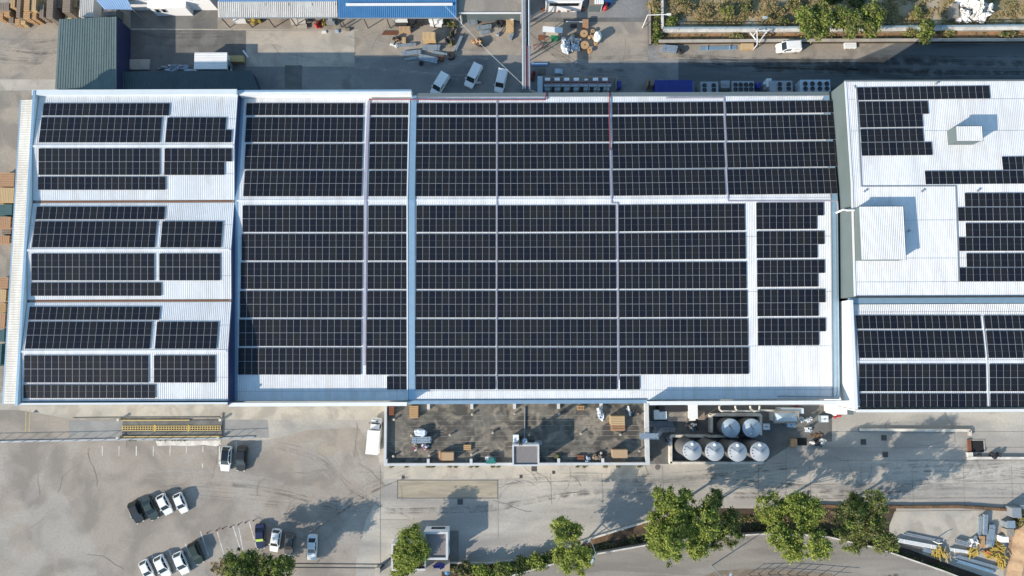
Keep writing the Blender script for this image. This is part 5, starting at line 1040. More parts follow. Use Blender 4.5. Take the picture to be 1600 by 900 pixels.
mb.build('lattice','dark_steel',t); mb = MB(); [mb.bar((-.8,0,z),(.8,.1*z-.3,z),.07,.07) for z in (2.6,4.0,5.4)]; mb.build('cross_arm','dark_steel',t)
for x, z in ((-.7,2.7),(.7,4.1)): MB().lathe(x,.3,[(.05,z),(.4,z+.14),(.42,z+.18),(.06,z+.06)],14).build('dish','blue_tank',t)
local('equipment_box', MB().box(0,0,0,1.0,1.1,.8).box(.3,0,1,1.25,.4,.5), 'dark_steel', 'dark cabinet left of a pale one behind the stair tower', 'cabinet', (*tl(829,691),ZT)); local('equipment_box', MB().box(0,0,0,.9,1.2,.7).blob(.2,0,.8,.7,.5,.5,3), 'grey_steel', 'grey lumpy cabinet behind the stair tower right corner', 'cabinet', (*tl(841,691),ZT)); local('equipment_box', MB().box(0,0,0,1.2,.9,1.2).box(0,0,1.2,1.25,1.0,1.3), 'white_wall', 'white cabinet left of the antenna mast', 'cabinet', (*tl(806,684),ZT))
t = thing('access_bridge', 'glassy grey footbridge crossing the right terrace parapet', 'footbridge', (*P(1014,681,4.6),0)); mb = MB().box(0,0,4.45,4.55,3.2,.9); mb.build('deck','steel_sheet',t); mb = MB()
for s in (-.45,.45):
    mb.bar((-1.6,s,5.4),(1.6,s,5.4),.06,.06); [mb.bar((x,s,4.5),(x,s,5.4),.05,.05) for x in (-1.6,-.8,0,.8,1.6)]
mb.build('railing','galvanised',t); MB().bar((1.5,0,4.5),(3.6,.9,.2),.8,.1).build('stair','steel_sheet',t)
mb = MB(); 
for i, x in enumerate((612,635,669,676,702,712,735,745,770,778,902,913,945,965,998)): p = P(x,729,0); mb.blob(p[0],p[1],0,.7,.35,.3,i,.9,.8,0,8,5)
local('weed_row', MB(), 'leaf_dark', 'x', 'weeds', (0,0,0)) if False else tag(mb.build('weed_row','leaf_olive'), 'sparse weeds along the foot of the terrace wall', 'weeds', None, 'stuff')
# ================================================================ SILOS AND PROCESS YARD
def silo(lab, px, z, r, m, blue=False):
    x, y = P(*px, z); t = thing('silo', lab, 'silo', (x,y,0), 0, 'cone roofed silos in the walled basin'); zb = z-.55
    MB().lathe(0,0,[(r*.96,0),(r*.96,zb)],36).build('shell', 'silo_shell', t); mb = MB().lathe(0,0,[(r,zb-.08),(r,zb+.02),(.12,z),(.0,z+.02)],36); mb.build('cone_roof', m, t); MB().lathe(0,0,[(.2,z-.08),(.2,z+.1),(.05,z+.14)],12).build('cap','grey_steel',t)
    if not blue:
        MB().lathe(-.02,r*.72,[(.24,zb+.1),(.24,zb+.42),(.05,zb+.5)],12).build('hatch','white_wall',t)
        for k in range(4): a = R(150+k*21); MB().box(math.cos(a)*r*.82,math.sin(a)*r*.82,zb+.05,zb+.2,.15,.15).build('vent','dark_steel',t)
        mb = MB(); mb.bar((0,0,z+.02),(r*.75,r*.5,zb+.22),.06,.05); mb.bar((0,0,z+.02),(-r*.7,r*.45,zb+.25),.06,.05); mb.build('stiffener','grey_steel',t)
    else:
        MB().lathe(r*.7*(-1 if px[0] > 1160 else .9)*.3,-r*.6 if px[0] > 1160 else -.1,[(.14,zb+.2),(.14,zb+.5)],10).build('hatch','pale_panel',t); mb = MB(); mb.bar((0,0,z+.03),(-r*.3,r*.4,zb+.45),.1,.06); mb.build('stiffener','dark_steel',t)
    mb = MB(); 
    for s in (-.2,.2): mb.bar((s,r+.12,.2),(s,r+.12,zb+.5),.05,.05)
    for k in range(int(zb/.5)): mb.bar((-.2,r+.12,.4+k*.5),(.2,r+.12,.4+k*.5),.04,.04)
    mb.build('ladder','dark_steel',t); return t
for i, px in enumerate(((1083,705),(1118,706),(1154,707),(1189,706.5))): silo('silver cone roofed silo, '+['leftmost in the row of four','second from left in the row of four','third from left in the row of four','rightmost in the row of four'][i], px, 7.6, 1.62, 'silver_tank')
silo('shorter bluish silo in shade, left of the pair behind', (1143.5,669.5), 4.6, 1.62, 'blue_tank', True); silo('shorter bluish silo in shade, right of the pair behind', (1176.5,669.5), 4.6, 1.62, 'blue_tank', True)  # blue cast of the shade is put into this pair's roof colour
def bund(name, lab, px, h, wd, top, gaps=()):
    pts = [P(x, y, h) for x, y in px]; mb = MB(); t = thing(name, lab, 'wall', (*pts[0],0))
    for i, (a, b) in enumerate(zip(pts[:-1], pts[1:])): mb.bar((*a,h/2),(*b,h/2),wd,h-(.01 if i % 2 else 0))
    mb.build('wall_body', top, t, (*pts[0],0)); return t
bund('basin_wall', 'white basin wall around the four silver silos', [(1048.5,724),(1048.5,681.5),(1152,682),(1152,684)], 1.3, .42, 'white_kerb'); bund('basin_wall', 'pale front wall of the basin below the silver silos', [(1047,723.5),(1192,723.5),(1192,712)], 1.3, .42, 'white_kerb')
bund('basin_wall', 'pale basin wall behind the two bluish silos', [(1112,676),(1112,648.5),(1189,648.5),(1189,680)], 1.4, .45, 'white_kerb'); ground('basin_floor', [(1050,682),(1190,682),(1190,722),(1050,722)], 'asphalt_dark', .02); ground('basin_floor', [(1114,650),(1187,650),(1187,681.5),(1114,681.5)], 'asphalt_dark', .02)
ground('yard', [(1014,634),(1300,634),(1300,690),(1245,690),(1190,725),(1014,725)], 'asphalt_yard', .011)
t = thing('pipe_loop', 'white pipe loops running along the main hall wall above the basin', 'pipes', P(1155,640)); org = tuple(t.location); mb = MB(); z = 2.6
for px in (((1124,634),(1124,639.5),(1128,642.5),(1186,642.5),(1187,634)),((1149,634),(1149,638),(1152,642)),((1172,634),(1173,639),(1177,642)),((1188,641),(1212,641.5),(1212,660))): mb.path([(*P(x,y,z),z) for x,y in px], .17, 8)
mb.build('pipe','white_kerb',t,org); mb = MB(); [mb.box(*P(x,642.5,z),0,z-.2,.14,.14) for x in (1130,1150,1170,1186)]; mb.build('support','grey_steel',t,org)
local('dark_tarp', MB().box(0,0,0,2.4,5.6,.9).box(0,0,2.4,2.5,5.7,1.0), 'black_rubber', 'long black covered rack against the wall above the pale sheds', 'rack', P(1050,636.5)); 
t, sx, sy = blk('white_chute', 'white bent metal chute between the black rack and the basin', 'chute', (1076,632,1090,654.5), 3.2, 'white_paint', 'white_paint'); MB().quad((-.6,-sy/2,3.2),(.5,-sy/2,3.2),(.5,-sy/2-.4,2.4),(-.6,-sy/2-.4,2.4)).build('lip','white_paint',t)
blk('metal_shed', 'bluish white metal shed roof beside the terrace right parapet', 'shed', (1022,640.5,1042,655.5), 2.4, 'steel_sheet', 'pale_panel', rib='y'); blk('metal_shed', 'beige flat shed roof between bluish shed and white chute', 'shed', (1043.5,640.5,1073,658.5), 2.2, 'pale_panel', 'concrete_tan'); blk('metal_shed', 'dark brown small roof right of the white chute', 'shed', (1091,641,1101,656), 2.0, 'rust', 'timber_grey')
for i, (x0,y0,x1,y1,W,n,lab) in enumerate([(1014,662,1052,661,6,6,'grey pipe rack lying under the bluish shed'),(1020,671,1054,670.5,6,6,'second grey pipe rack below the first one by the basin')]): c, a, L = pdir(x0,y0,x1,y1); local('pipe_rack', bundle(L,W/8.57*1.4,.9,n,210+i,2,.07), 'grey_steel', lab, 'pipes', c, a)
mb = mixed(2.0,1.5,1.0,[0,1],11); local('scrap_heap', mb, ['steel_sheet','dark_steel'], 'tangle of grey scrap between the pipe racks and the bluish silo', 'scrap heap', P(1080,664)); mb = mixed(.8,1.6,1.5,[0,0,1],12); local('pump_group', mb, ['dark_steel','grey_steel'], 'dark pump group at the left corner of the silver silo basin', 'pumps', P(1043.5,685))
[local('manhole_lid', MB().lathe(0,0,[(.48,.016),(.48,.04),(.4,.05),(.38,.04)],20), 'grating', lb_, 'manhole', P(*q_), 0, 'manhole lids by the terrace corner') for lb_, q_ in (('round dark manhole lid nearest the basin corner',(1027.5,720.5)),('round dark manhole lid just below another one',(1027.5,730)))]; local('black_drum', MB().lathe(0,0,[(.4,0),(.42,.5),(.4,1.0),(.1,1.02)],14), 'black_rubber', 'black drum at the foot of the terrace right corner', 'drum', P(1016,716))
# glass hut
zz = 2.9; cx, cy, sx, sy = rect(1210,643.5,1247,660,zz); t = thing('glazed_hut', 'grey hut with a pale frame and hipped glazed roof', 'hut', (cx,cy,0)); MB().box(0,0,0,zz-.1,sx-.3,sy-.3).build('wall','pale_panel',t)
mb = MB(); mb.add([(-sx/2,-sy/2,zz-.1),(sx/2,-sy/2,zz-.1),(sx/2,sy/2,zz-.1),(-sx/2,sy/2,zz-.1),(-sx*.2,0,zz+.5),(sx*.2,0,zz+.5)],[(0,1,5,4),(1,2,5),(2,3,4,5),(3,0,4)]); mb.build('roof','blue_tank',t)
mb = MB(); [mb.box(0,s*sy/2,zz-.12,zz+.04,sx+.3,.3) for s in (-1,1)]; [mb.box(s*sx/2,0,zz-.12,zz+.035,.3,sy) for s in (-1,1)]; mb.build('frame','concrete_tan',t)
mb = MB(); mb.box(0,0,zz-.05,zz+.06,sx*.9,.6); local('cabinet_row', MB().box(0,0,0,2.6,4.0,.9), 'pale_panel', 'narrow pale cabinet row behind the glazed hut', 'cabinet', P(1229,640)); mb, c = crumple((1239,632,1252,641),1.2,70,8); local('red_scrap', mb, 'red_pipe', 'dark red machine scrap behind the glazed hut', 'scrap', c)
def tote(px, lab, m='white_paint'):
    cx, cy, sx, sy = rect(*px, 1.15); t = thing('liquid_tote', lab, 'tote', (cx,cy,0), 0, 'pallet totes in the process yard'); MB().box(0,0,.12,1.1,sx*.94,sy*.94).build('tank',m,t); mb = MB(); [mb.box(0,s*sy/2,.12,1.12,sx,.05) for s in (-1,1)]; [mb.box(s*sx/2,0,.12,1.12,.05,sy) for s in (-1,1)]; mb.box(0,0,1.1,1.13,sx,.06); mb.build('cage','galvanised',t); MB().box(0,0,0,.12,sx,sy).build('pallet','timber_grey',t); MB().lathe(0,0,[(.14,1.1),(.14,1.17)],10).build('cap','blue_sheet',t)
tote((1192.5,662,1203,671.5),'white tote right of the bluish silos'); tote((1230,660,1243,667.5),'bluish tote just below the glazed hut','blue_tank'); tote((1283,649.5,1294.5,660),'clean white tote standing in the sun edge by the corner block')
for px, s, lab in (((1248,650,1256,660),71,'grey bag heap between glazed hut and white tote'),((1258,652,1270,660.5),72,'whitish bag heap on a pallet left of the clean white tote'),((1260,667,1269,675),73,'white bag heap lying alone below the pallet'),((1266,688,1273,695),74,'left white bag beside the dark box'),((1280,685,1291,696),75,'bright white big bag right of the dark box')):
    mb, c = crumple(px, 1.0, s, 7); local('white_bag', mb, 'white_bag' if s > 73 else 'plastic_sheet', lab, 'bag', c, 0, 'white bags in the process yard')
local('dark_box', mixed(1.2,.9,.9,[0],13), 'dark_steel', 'dark junk between two white bags', 'junk', P(1276,691)); local('leaf_heap', mixed(2.6,.7,.25,[0],14), 'soil_brown', 'brown leaf heap along a kerb above the white bags', 'leaves', P(1278,680))
mb = MB().box(0,0,.0,.05,1.9,1.3); o = local('open_pit', mb, 'black_pit', 'square black pit right of a wooden lid', 'pit', P(1252,690)); local('pit_lid', timber_stack(1.2,1.4,.5,2,220,.2,.02,'y'), 'timber', 'wooden lid beside the square black pit', 'lid', P(1238.5,691)); mb, c = crumple((1300,646,1312,653),.9,77,5); local('red_cover', mb, 'red_paint', 'small red cover at the corner of the pale block', 'cover', c); local('white_post', MB().box(0,0,0,1.2,.35,.7).box(0,0,1.2,1.25,.45,.8), 'white_wall', 'white cabinet beside the red cover', 'cabinet', P(1300,645))
# ================================================================ SOUTH YARD
wall_run('low_wall', 'long low white wall in the south yard hooking down at its right end', [(1343,671.5),(1516,672.5),(1516,681)], .45, .35, 'white_kerb', 'concrete_tan')
gg = 'square grates in the south yard'
for px, d in (((1349,690.5),'leftmost in the tree shade'),((1381,684),'upper right in the tree shade'),((1383,710),'lowest in the tree shade'),((719,784),'below the tan loading ramp'),((834.5,732),'at the foot of the stair tower'),((865,738),'small one right of the stair tower foot'),((630,745.5),'small one left above the tan ramp'),((814,744.5),'small one below the stair tower')):
    s = .9 if 'small' not in d else .45; mb = MB().box(0,0,.016,.04,s+.1,s+.1); [mb.box((q-2)*s/5,0,.04,.055,s/8,s,0,1) for q in range(5)]; local('floor_grate', mb, ['grating','dark_steel'], 'square dark floor grate '+d, 'grate', P(*px), 0, gg)
cx, cy, sx, sy = rect(1516,687.5,1537,706.5,0); local('open_pit', MB().box(0,0,.016,.04,sx,sy).box(0,sy/2,.0,.12,sx+.2,.15,0,1).box(sx/2,0,.0,.12,.15,sy,0,1), ['black_pit','concrete_pale'], 'large black pit at the right of the south yard', 'pit', (cx,cy)); local('pit_door', MB().box(0,0,.02,.3,.6,2.3), 'rust', 'rusty steel flap at the left side of the large black pit', 'flap', P(1513.5,696.5))
wall_run('low_wall', 'thin white wall with dark rail running right from the black pit', [(1512,715.5),(1660,716)], .5, .3, 'white_kerb', 'grey_steel'); local('kerb_block', MB().box(0,0,0,.5,.9,1.2).box(0,0,.5,.55,1.0,1.3), 'white_kerb', 'white block below the rusty flap', 'block', P(1513,712))
mb = MB().tube((-.6,-.06,.3),(-.6,.06,.3),.3,12).tube((.6,-.06,.3),(.6,.06,.3),.3,12).bar((-.6,0,.4),(.6,0,.8),.2,.25).bar((.4,-.3,1.0),(.4,.3,1.0),.05,.05); local('motorcycle', mb, 'black_rubber', 'dark motorcycle standing at the left end of the thin wall', 'motorcycle', P(1524,711), .3); local('machine', mixed(1.5,.9,1.0,[0],15), 'dark_steel', 'dark machine on the thin wall right of the motorcycle', 'machine', P(1551.5,711))
# weighbridge
t = thing('weighbridge', 'dark weighbridge with yellow rails and three yellow perforated gratings', 'weighbridge', P(268,669)); org = tuple(t.location); c = rect(190,656.5,347,681.5,.3); MB().box(c[0],c[1],0,.25,c[2],c[3]).build('deck','asphalt_yard',t,org)
for xa, xb in ((191,240.5),(243,293),(296,345.5)):
    g_ = rect(xa,665,xb,673,.3); mb = MB().box(g_[0],g_[1],.25,.27,g_[2],g_[3]-.1,0,1); 
    for k in range(13): mb.box(g_[0]-g_[2]/2+.1+k*(g_[2]-.2)/12,g_[1],.27,.36,.13,g_[3])
    for q in (-.5,0,.5): mb.box(g_[0],g_[1]+q*(g_[3]-.12),.27,.37,g_[2],.14)
    mb.build('grating',['yellow_rail','black_pit'],t,org)
for y, xa, xb in ((657,190,296),(682.5,190,347)): a, b = P(xa,y,.5), P(xb,y,.5); MB().box((a[0]+b[0])/2,a[1],0,.5,b[0]-a[0],.18).build('side_rail','yellow_rail',t,org)
for xa in (241.8,294.5): g_ = P(xa,669,.3); MB().box(g_[0],g_[1],.25,.34,.3,1.2).build('cross_bar','yellow_paint',t,org)
for px, lab in (((188.5,655.5),'at the upper left'),((187.5,684),'at the lower left'),((347,655.5),'at the upper right'),((344,684),'at the lower right')): local('corner_post', MB().box(0,0,0,.9,.35,.35).box(0,0,.9,.95,.42,.42), 'white_kerb', 'pale concrete corner post '+lab+' of the weighbridge', 'post', P(*px), 0, 'weighbridge corner posts')
wall_run('kerb_wall', 'thin low wall above the weighbridge against the pale pavement', [(112,655),(190,654),(346,653.5),(347,646)], .12, .25, 'concrete_tan', 'concrete_tan')
t = thing('yard_fence', 'thin wire fence of posts and rails between road and car park', 'fence', P(100,687)); org = tuple(t.location); pts = [P(x,y,0) for x, y in ((-60,691),(100,688),(188,686),(345,684.5),(398,682.5))]; mb = MB(); k = 0
for a, b in zip(pts[:-1], pts[1:]):
    n = max(1, round(math.dist(a,b)/2.3)); 
    for i in range(n): p = Vector(a).lerp(Vector(b), i/n); MB().tube((p.x,p.y,0),(p.x,p.y,1.5),.05,6).build('post','grey_steel',t,org)
    for z in (1.45,.1): mb.bar((*a,z),(*b,z),.06,.06)
    mb.bar((*a,.1),(*b,.1),.25,.2)
mb.build('rail','grey_steel',t,org)
for i, (x, y) in enumerate(((314,842),(324,832.5),(338.5,828.5),(348,826),(360.5,823.5),(372.5,819.5),(383.5,816.5),(396,813.5))): local('bollard', MB().lathe(0,0,[(.14,0),(.12,.06),(.07,.08),(.07,.42),(.02,.45)],10), 'rust', ORD[i]+' dull red bollard from the left along the parking bays', 'bollard', P(x,y), 0, 'dull red bollards along the parking bays')
# ---- guard house and gate
zg = 4.0; cx, cy, sx, sy = rect(661,831,700,875,zg); t = thing('guard_house', 'square guard house with dark gravel roof and pale parapet beside a tree', 'guard house', (cx,cy,0)); MB().box(0,0,0,zg-.4,sx-.1,sy-.1).build('wall','white_wall',t); MB().box(0,0,zg-.4,zg-.34,sx-.5,sy-.5).build('roof','gravel_roof',t)
mb = MB(); [mb.box(0,s*(sy/2-.18),zg-.4,zg,sx,.36) for s in (-1,1)]; [mb.box(s*(sx/2-.18),0,zg-.4,zg,.36,sy-.72) for s in (-1,1)]; mb.build('parapet','parapet_grey',t); MB().box(.2,sy/2-.0,.9,2.0,2.4,.1).build('window','glass_dark',t); MB().box(sx/2,-.4,0,2.1,.08,1).build('door','grey_steel',t)
zz = 3.0; cx, cy, sx, sy = rect(611,849,665,892,zz); t = thing('guard_annex', 'lower dark roofed annex with a white rim left of the guard house', 'annex', (cx,cy,0)); MB().box(0,0,0,zz-.35,sx-.1,sy-.1).build('wall','white_wall',t); MB().box(0,0,zz-.35,zz-.3,sx-.5,sy-.5).build('roof','soil_dark',t); mb = MB(); [mb.box(0,s*(sy/2-.17),zz-.35,zz,sx,.34) for s in (-1,1)]; mb.box(-sx/2+.17,0,zz-.35,zz,.34,sy-.68); mb.build('rim','parapet_grey',t)
local('paved_step', MB().box(0,0,0,.15,1.9,5.4), 'asphalt_yard', 'grey paved step along the right side of the guard house', 'step', P(708,854)); t, sx, sy = blk('bin_shelter', 'small low shelter with blue tarpaulin below the guard house', 'shelter', (662,876,703,893), 1.6, 'concrete_tan', 'concrete_tan'); mb, c = crumple((677,876,698,885),1.7,80,8); o = local('blue_tarpaulin', mb, 'container_blue', 'crumpled blue tarpaulin on the low shelter', 'tarpaulin', (c[0],c[1],1.6)); local('blue_bin', MB().lathe(0,0,[(.36,0),(.42,.9),(.45,.95),(.1,1.05)],14), 'blue_sheet', 'bright blue bin below the shelter', 'bin', P(699.5,892))
t = thing('sliding_gate', 'sliding gate rails with a pale gate pillar left of the guard annex', 'gate', P(570,886)); org = tuple(t.location); mb = MB()
for y in (882,888): a, b = P(460,y-1,.1), P(592,y,.1); mb.bar((*a,.05),(*b,.05),.08,.1)
mb.build('track','dark_steel',t,org); a, b = P(593,889,1.4), P(609,875,1.4); mb = MB(); mb.bar((*a,1.4),(*b,1.4),.25,.1); mb.bar((*a,.3),(*b,.3),.25,.1); [mb.bar((a[0]+(b[0]-a[0])*i/6,a[1]+(b[1]-a[1])*i/6,.3),(a[0]+(b[0]-a[0])*i/6,a[1]+(b[1]-a[1])*i/6,1.4),.1,.1) for i in range(7)]; mb.build('leaf','dark_steel',t,org); p = P(590,893,1.8); MB().box(*p,0,1.8,.7,1.1).box(*p,1.8,1.9,.85,1.25).build('pillar','concrete_pale',t,org)
# ---- lamp posts
def lamp(lab, base, h, arm, z0=0):
    x, y = P(*base, z0); t = thing('street_lamp', lab, 'street lamp', (x,y,z0), 0, 'street lamps by the road'); MB().tube((0,0,0),(0,0,h),.10,8,0,.06).build('pole','galvanised',t); MB().tube((0,0,h-.05),(arm[0],arm[1],h+.25),.05,6).build('arm','galvanised',t); MB().box(arm[0],arm[1],h+.2,h+.36,.75,.3,math.atan2(arm[1],arm[0])).build('lamp_head','blue_tank',t)
lamp('grey street lamp between the bare ditch and the light green tree', (922,842), 8.0, (-.6,-1.3)); lamp('grey street lamp at the bottom edge of the road', (1112,884), 8.5, (.5,1.2), ZRD); lamp('grey street lamp at the lower left end of the road', (806,890), 5.0, (.1,-1.0)); lamp('grey street lamp in the ditch right of the largest tree', (1085,803), 8.0, (.6,-1.2))
t = thing('sign_post', 'small forked sign post standing in the ditch beside the road kerb', 'sign', P(1017,838)); MB().tube((0,0,0),(0,0,2.6),.05).build('pole','galvanised',t); MB().bar((-.5,-.1,2.4),(.3,0,2.5),.4,.06).build('plate','grey_steel',t)
t = thing('verge_fence', 'dark wire fence on the road verge at the bottom edge', 'fence', (*P(1250,900,ZRD),ZRD)); org = (*t.location,); mb = MB(); pts = [P(x,y,ZRD) for x, y in ((1170,897),(1215,895),(1260,898),(1320,903))]
for a, b in zip(pts[:-1], pts[1:]):
    mb.bar((*a,ZRD+1.6),(*b,ZRD+1.6),.06,.06); mb.bar((*a,ZRD+.8),(*b,ZRD+.8),.05,.05)
    for i in range(3): p = Vector(a).lerp(Vector(b), i/3); MB().tube((p.x,p.y,ZRD),(p.x,p.y,ZRD+1.7),.06,6).build('post','dark_steel',t,org)
mb.build('rail','dark_steel',t,org)
# ================================================================ STORAGE PAD
gs = 'steel bundles on the storage pad'
for i, (x0,y0,x1,y1,W,n,h,l,m,lab) in enumerate([(1528,838,1530,805,3,3,.5,2,'steel_sheet','narrow upright bundle at the left of the standing profiles'),(1534.5,834,1536,802,4,3,.9,3,'steel_sheet','taller upright bundle second among the standing profiles'),(1541,850,1547,819,6,4,.8,2,'steel_sheet','wide upright bundle with the foot near yellow piles'),(1546,855,1550,818,4,3,.6,2,'galvanised','pale upright bundle rightmost of the standing profiles'),
   (1482,857,1514,862,3,3,.6,2,'white_paint','white pipes lying above the long slanting beams'),(1490,867,1560,887,3,4,.5,2,'steel_sheet','long slanting grey beams, upper set'),(1492,875,1552,893,3,3,.5,2,'galvanised','long slanting grey beams, lower set beside the ditch'),(1396,842,1466,855,4,3,.7,2,'white_paint','long pale poles at the left edge of the pad'),(1397,849,1440,861,3,3,.4,1,'timber_grey','brownish poles under the long pale poles'),(1440,857,1458,862,4,3,.6,2,'steel_sheet','short grey sheets left of the yellow clamps'),(1491,844,1512,850,5,3,.7,2,'grey_steel','grey tarpaulin covered beams above the white pipes'),(1412,833,1470,845,3,2,.35,1,'grey_steel','dark flat beams lying highest at the pad left')]):
    c, a, L = pdir(x0,y0,x1,y1); local('steel_bundle', bundle(L, W/8.57*1.5, h, n, 230+i, l), m, lab, 'steel bundle', c, a, gs)
def ypile(px, s, lab, m='yellow_paint'):
    cx, cy, sx, sy = rect(*px, .8); r_ = np.random.default_rng(s); mb = MB(); a0 = r_.random()*3
    for i in range(22): 
        x, y, z = r_.normal(0,.26)*sx, r_.normal(0,.26)*sy, .1+.8*r_.random(); a = a0+r_.normal(0,.35); l = .45*min(sx,sy)+.3; mb.bar((x-math.cos(a)*l/2,y-math.sin(a)*l/2,z),(x+math.cos(a)*l/2,y+math.sin(a)*l/2,z+.05),.14,.12)
    mb.box(0,0,0,.12,sx*.8,sy*.8); local('scaffold_pile', mb, m, lab, 'scaffold parts', (cx,cy), 0, 'yellow scaffold piles on the pad')
ypile((1458,855,1476,874),1,'yellow clamps pile at the left, beside a grey one'); ypile((1514,856,1529,872),2,'yellow pile at the end of the white pipes'); ypile((1542,858,1558,874),3,'yellow pile with a red drum at its left'); ypile((1555,848,1571,864),4,'yellow pile uppermost at the dirt bank'); ypile((1558,865,1574,878),5,'yellow pile in the middle by the dirt bank'); ypile((1561,877,1571,888),6,'lowest small yellow pile by the dirt bank'); ypile((1472,862,1488,874),7,'dull grey yellow clamps right of the left yellow pile','yellow_rail')
local('red_drum', MB().lathe(0,0,[(.3,0),(.32,.4),(.3,.8),(.05,.82)],14), 'red_paint', 'small red drum between upright bundles and yellow piles', 'drum', P(1540.5,861)); mb, c = crumple((1512,839,1528,853),1.1,90,7,mi2=1); local('white_crate', mb, ['white_bag','grey_steel'], 'white wrapped crate between grey beams and upright bundles', 'crate', c); local('plank_stack', timber_stack(1.0,2.0,.6,3,250,.2,.04,'y'), 'timber', 'brown plank stack at the foot of the upright bundles', 'planks', P(1531,845), -.06)
mb = MB().bar((0,0,0),(0,0,1.6),.14,.14).bar((-.1,0,1.5),(.5,.1,1.9),.1,.1); local('white_stake', mb, 'white_paint', 'white stake standing among the pale poles', 'stake', P(1457,845))
mb = MB().box(0,0,0,1.9,1.5,1.6).box(0,0,1.9,2.0,1.6,1.7); local('grey_cabinet', mb, 'grey_steel', 'grey cabinet at the right end of the brown boundary wall', 'cabinet', P(1576,797)); local('grey_cabinet', MB().box(0,0,0,1.4,1.2,1.2).box(0,0,1.4,1.48,1.3,1.3), 'concrete_tan', 'beige cabinet left of the dirt bank', 'cabinet', P(1569.5,829)); local('grey_cabinet', MB().box(0,0,0,1.7,1.3,1.0).box(0,.2,1.7,1.78,1.4,1.2), 'steel_sheet', 'pale grey cabinet above the beige one', 'cabinet', P(1569,817)); local('white_block', MB().box(0,0,0,1.2,1.3,1.0).box(0,0,1.2,1.25,1.2,.9), 'white_wall', 'white block stacked beside the dirt bank above the yellow piles', 'block', P(1563,840)); local('white_block', MB().box(0,0,0,1.0,1.0,1.5).box(0,0,1,1.06,.9,1.4), 'white_wall', 'white block at the right edge above the dirt bank', 'block', P(1598,796))
# ================================================================ TREES AND PLANTS
def leaves(centers, radii, nper, size, seed, zsq=.8):
    r_ = np.random.default_rng(seed); N = len(centers)*nper
    c = np.repeat(np.array(centers), nper, 0); rad = np.repeat(np.array(radii), nper)[:,None]
    d = r_.normal(size=(N,3)); d /= np.linalg.norm(d,axis=1)[:,None]; d[:,2] *= zsq; p = c+d*rad*np.minimum(np.abs(r_.normal(0,.62,(N,1))),1.7)
    nrm = d*.5+r_.normal(size=(N,3))*.6+np.array([0,0,.5]); nrm /= np.linalg.norm(nrm,axis=1)[:,None]
    u = np.cross(nrm, r_.normal(size=(N,3))); u /= np.linalg.norm(u,axis=1)[:,None]; v = np.cross(nrm,u); s = size*(.6+.8*r_.random((N,1)))
    q = np.stack([p-u*s*.9, p-v*s*.45, p+u*s*.9, p+v*s*.45],1).reshape(-1,3); return q
def leafmesh(name, q, mats, weights, parent, seed):
    n = len(q)//4; me = bpy.data.meshes.new(name); me.vertices.add(len(q)); me.vertices.foreach_set('co', q.ravel().astype(np.float32)); me.loops.add(len(q)); me.loops.foreach_set('vertex_index', np.arange(len(q),dtype=np.int32))
    me.polygons.add(n); me.polygons.foreach_set('loop_start', np.arange(0,len(q),4,dtype=np.int32))
    for m in mats: me.materials.append(M[m])
    r_ = np.random.default_rng(seed); per = 40; mi = np.repeat(r_.choice(len(mats), size=n//per+1, p=weights), per)[:n]; me.polygons.foreach_set('material_index', mi.astype(np.int32)); me.update(calc_edges=True); me.validate()
    o = bpy.data.objects.new(name, me); COL.objects.link(o); o.parent = parent; return o
def tree(lab, base, top, h, rx, ry, hc, seed, mats=('leaf_pine','leaf_light','leaf_dark'), wts=(.55,.25,.2), nclump=120, nper=80, csize=.66, leaf=.19, group='trees', z0=0, name='pine_tree', cat='tree', lobes=5, flat=.7):
    """base, top: picture places of the foot and of the crown's middle; h: crown top height, hc: crown depth"""
    r_ = np.random.default_rng(seed); bx, by = P(*base, z0); zc = h-hc*.5; tx, ty = P(*top, zc); t = thing(name, lab, cat, (bx,by,z0), 0, group); off = np.array([tx-bx, ty-by, zc-z0])
    lb = [(off, .58)]
    for i in range(lobes):
        a = 6.283*i/lobes+r_.normal(0,.35); q = .42+.38*r_.random(); lb.append((off+np.array([math.cos(a)*q*rx, math.sin(a)*q*ry, r_.normal(0,.15)*hc]), .28+.2*r_.random()))
    cs, rs = [], []
    for i in range(int(nclump*1.55)):
        c, k = lb[i % len(lb)]; d = r_.normal(size=3); d /= np.linalg.norm(d); d[2] = d[2] if d[2] > -.4 else -d[2]
        cs.append(c+d*np.array([rx*k, ry*k, hc*.5*k])*(.6+.45*r_.random())); rs.append(csize*(.55+.75*r_.random()))
    leafmesh('crown', leaves(cs, rs, int(nper*1.35), leaf, seed, flat), mats, wts, t, seed+1)
    mb = MB(); mid = off*np.array([.75,.75,.62]); mb.tube((0,0,0), tuple(mid*.5), .05+h*.022, 8, 0, h*.017); mb.tube(tuple(mid*.5), tuple(mid), h*.017, 8, 0, h*.011)
    for i in range(0, nclump, max(1, nclump//26)): mb.tube(tuple(mid*(.75+.25*r_.random())), tuple(cs[i]), h*.006, 5, 0, .02, False)
    mb.build('trunk','bark',t); return t
gt = 'big trees along the south road'
tree('largest bright green pine beside the road curve', (1040,800), (1058,822), 14.0, 5.4, 6.4, 9.5, 1, nclump=300, nper=90, group=gt, lobes=8, wts=(.5,.4,.1))
tree('darker tree behind the right side of the largest pine', (1095,800), (1122,812), 11.5, 4.2, 5.2, 8.0, 2, ('leaf_olive','leaf_pine','leaf_dark'), (.4,.3,.3), 120, 70, group=gt, lobes=6)
tree('round bright green pine in the middle of the roadside row', (1198,797), (1241,815), 13.5, 5.6, 5.4, 9.5, 3, nclump=280, nper=90, group=gt, lobes=7, wts=(.45,.47,.08))
tree('dull olive tree at the left corner of the storage pad', (1300,800), (1353,817), 13.5, 4.8, 4.6, 9.5, 9, ('leaf_olive','leaf_pine','leaf_dark'), (.5,.3,.2), 220, 75, group=gt, lobes=7)
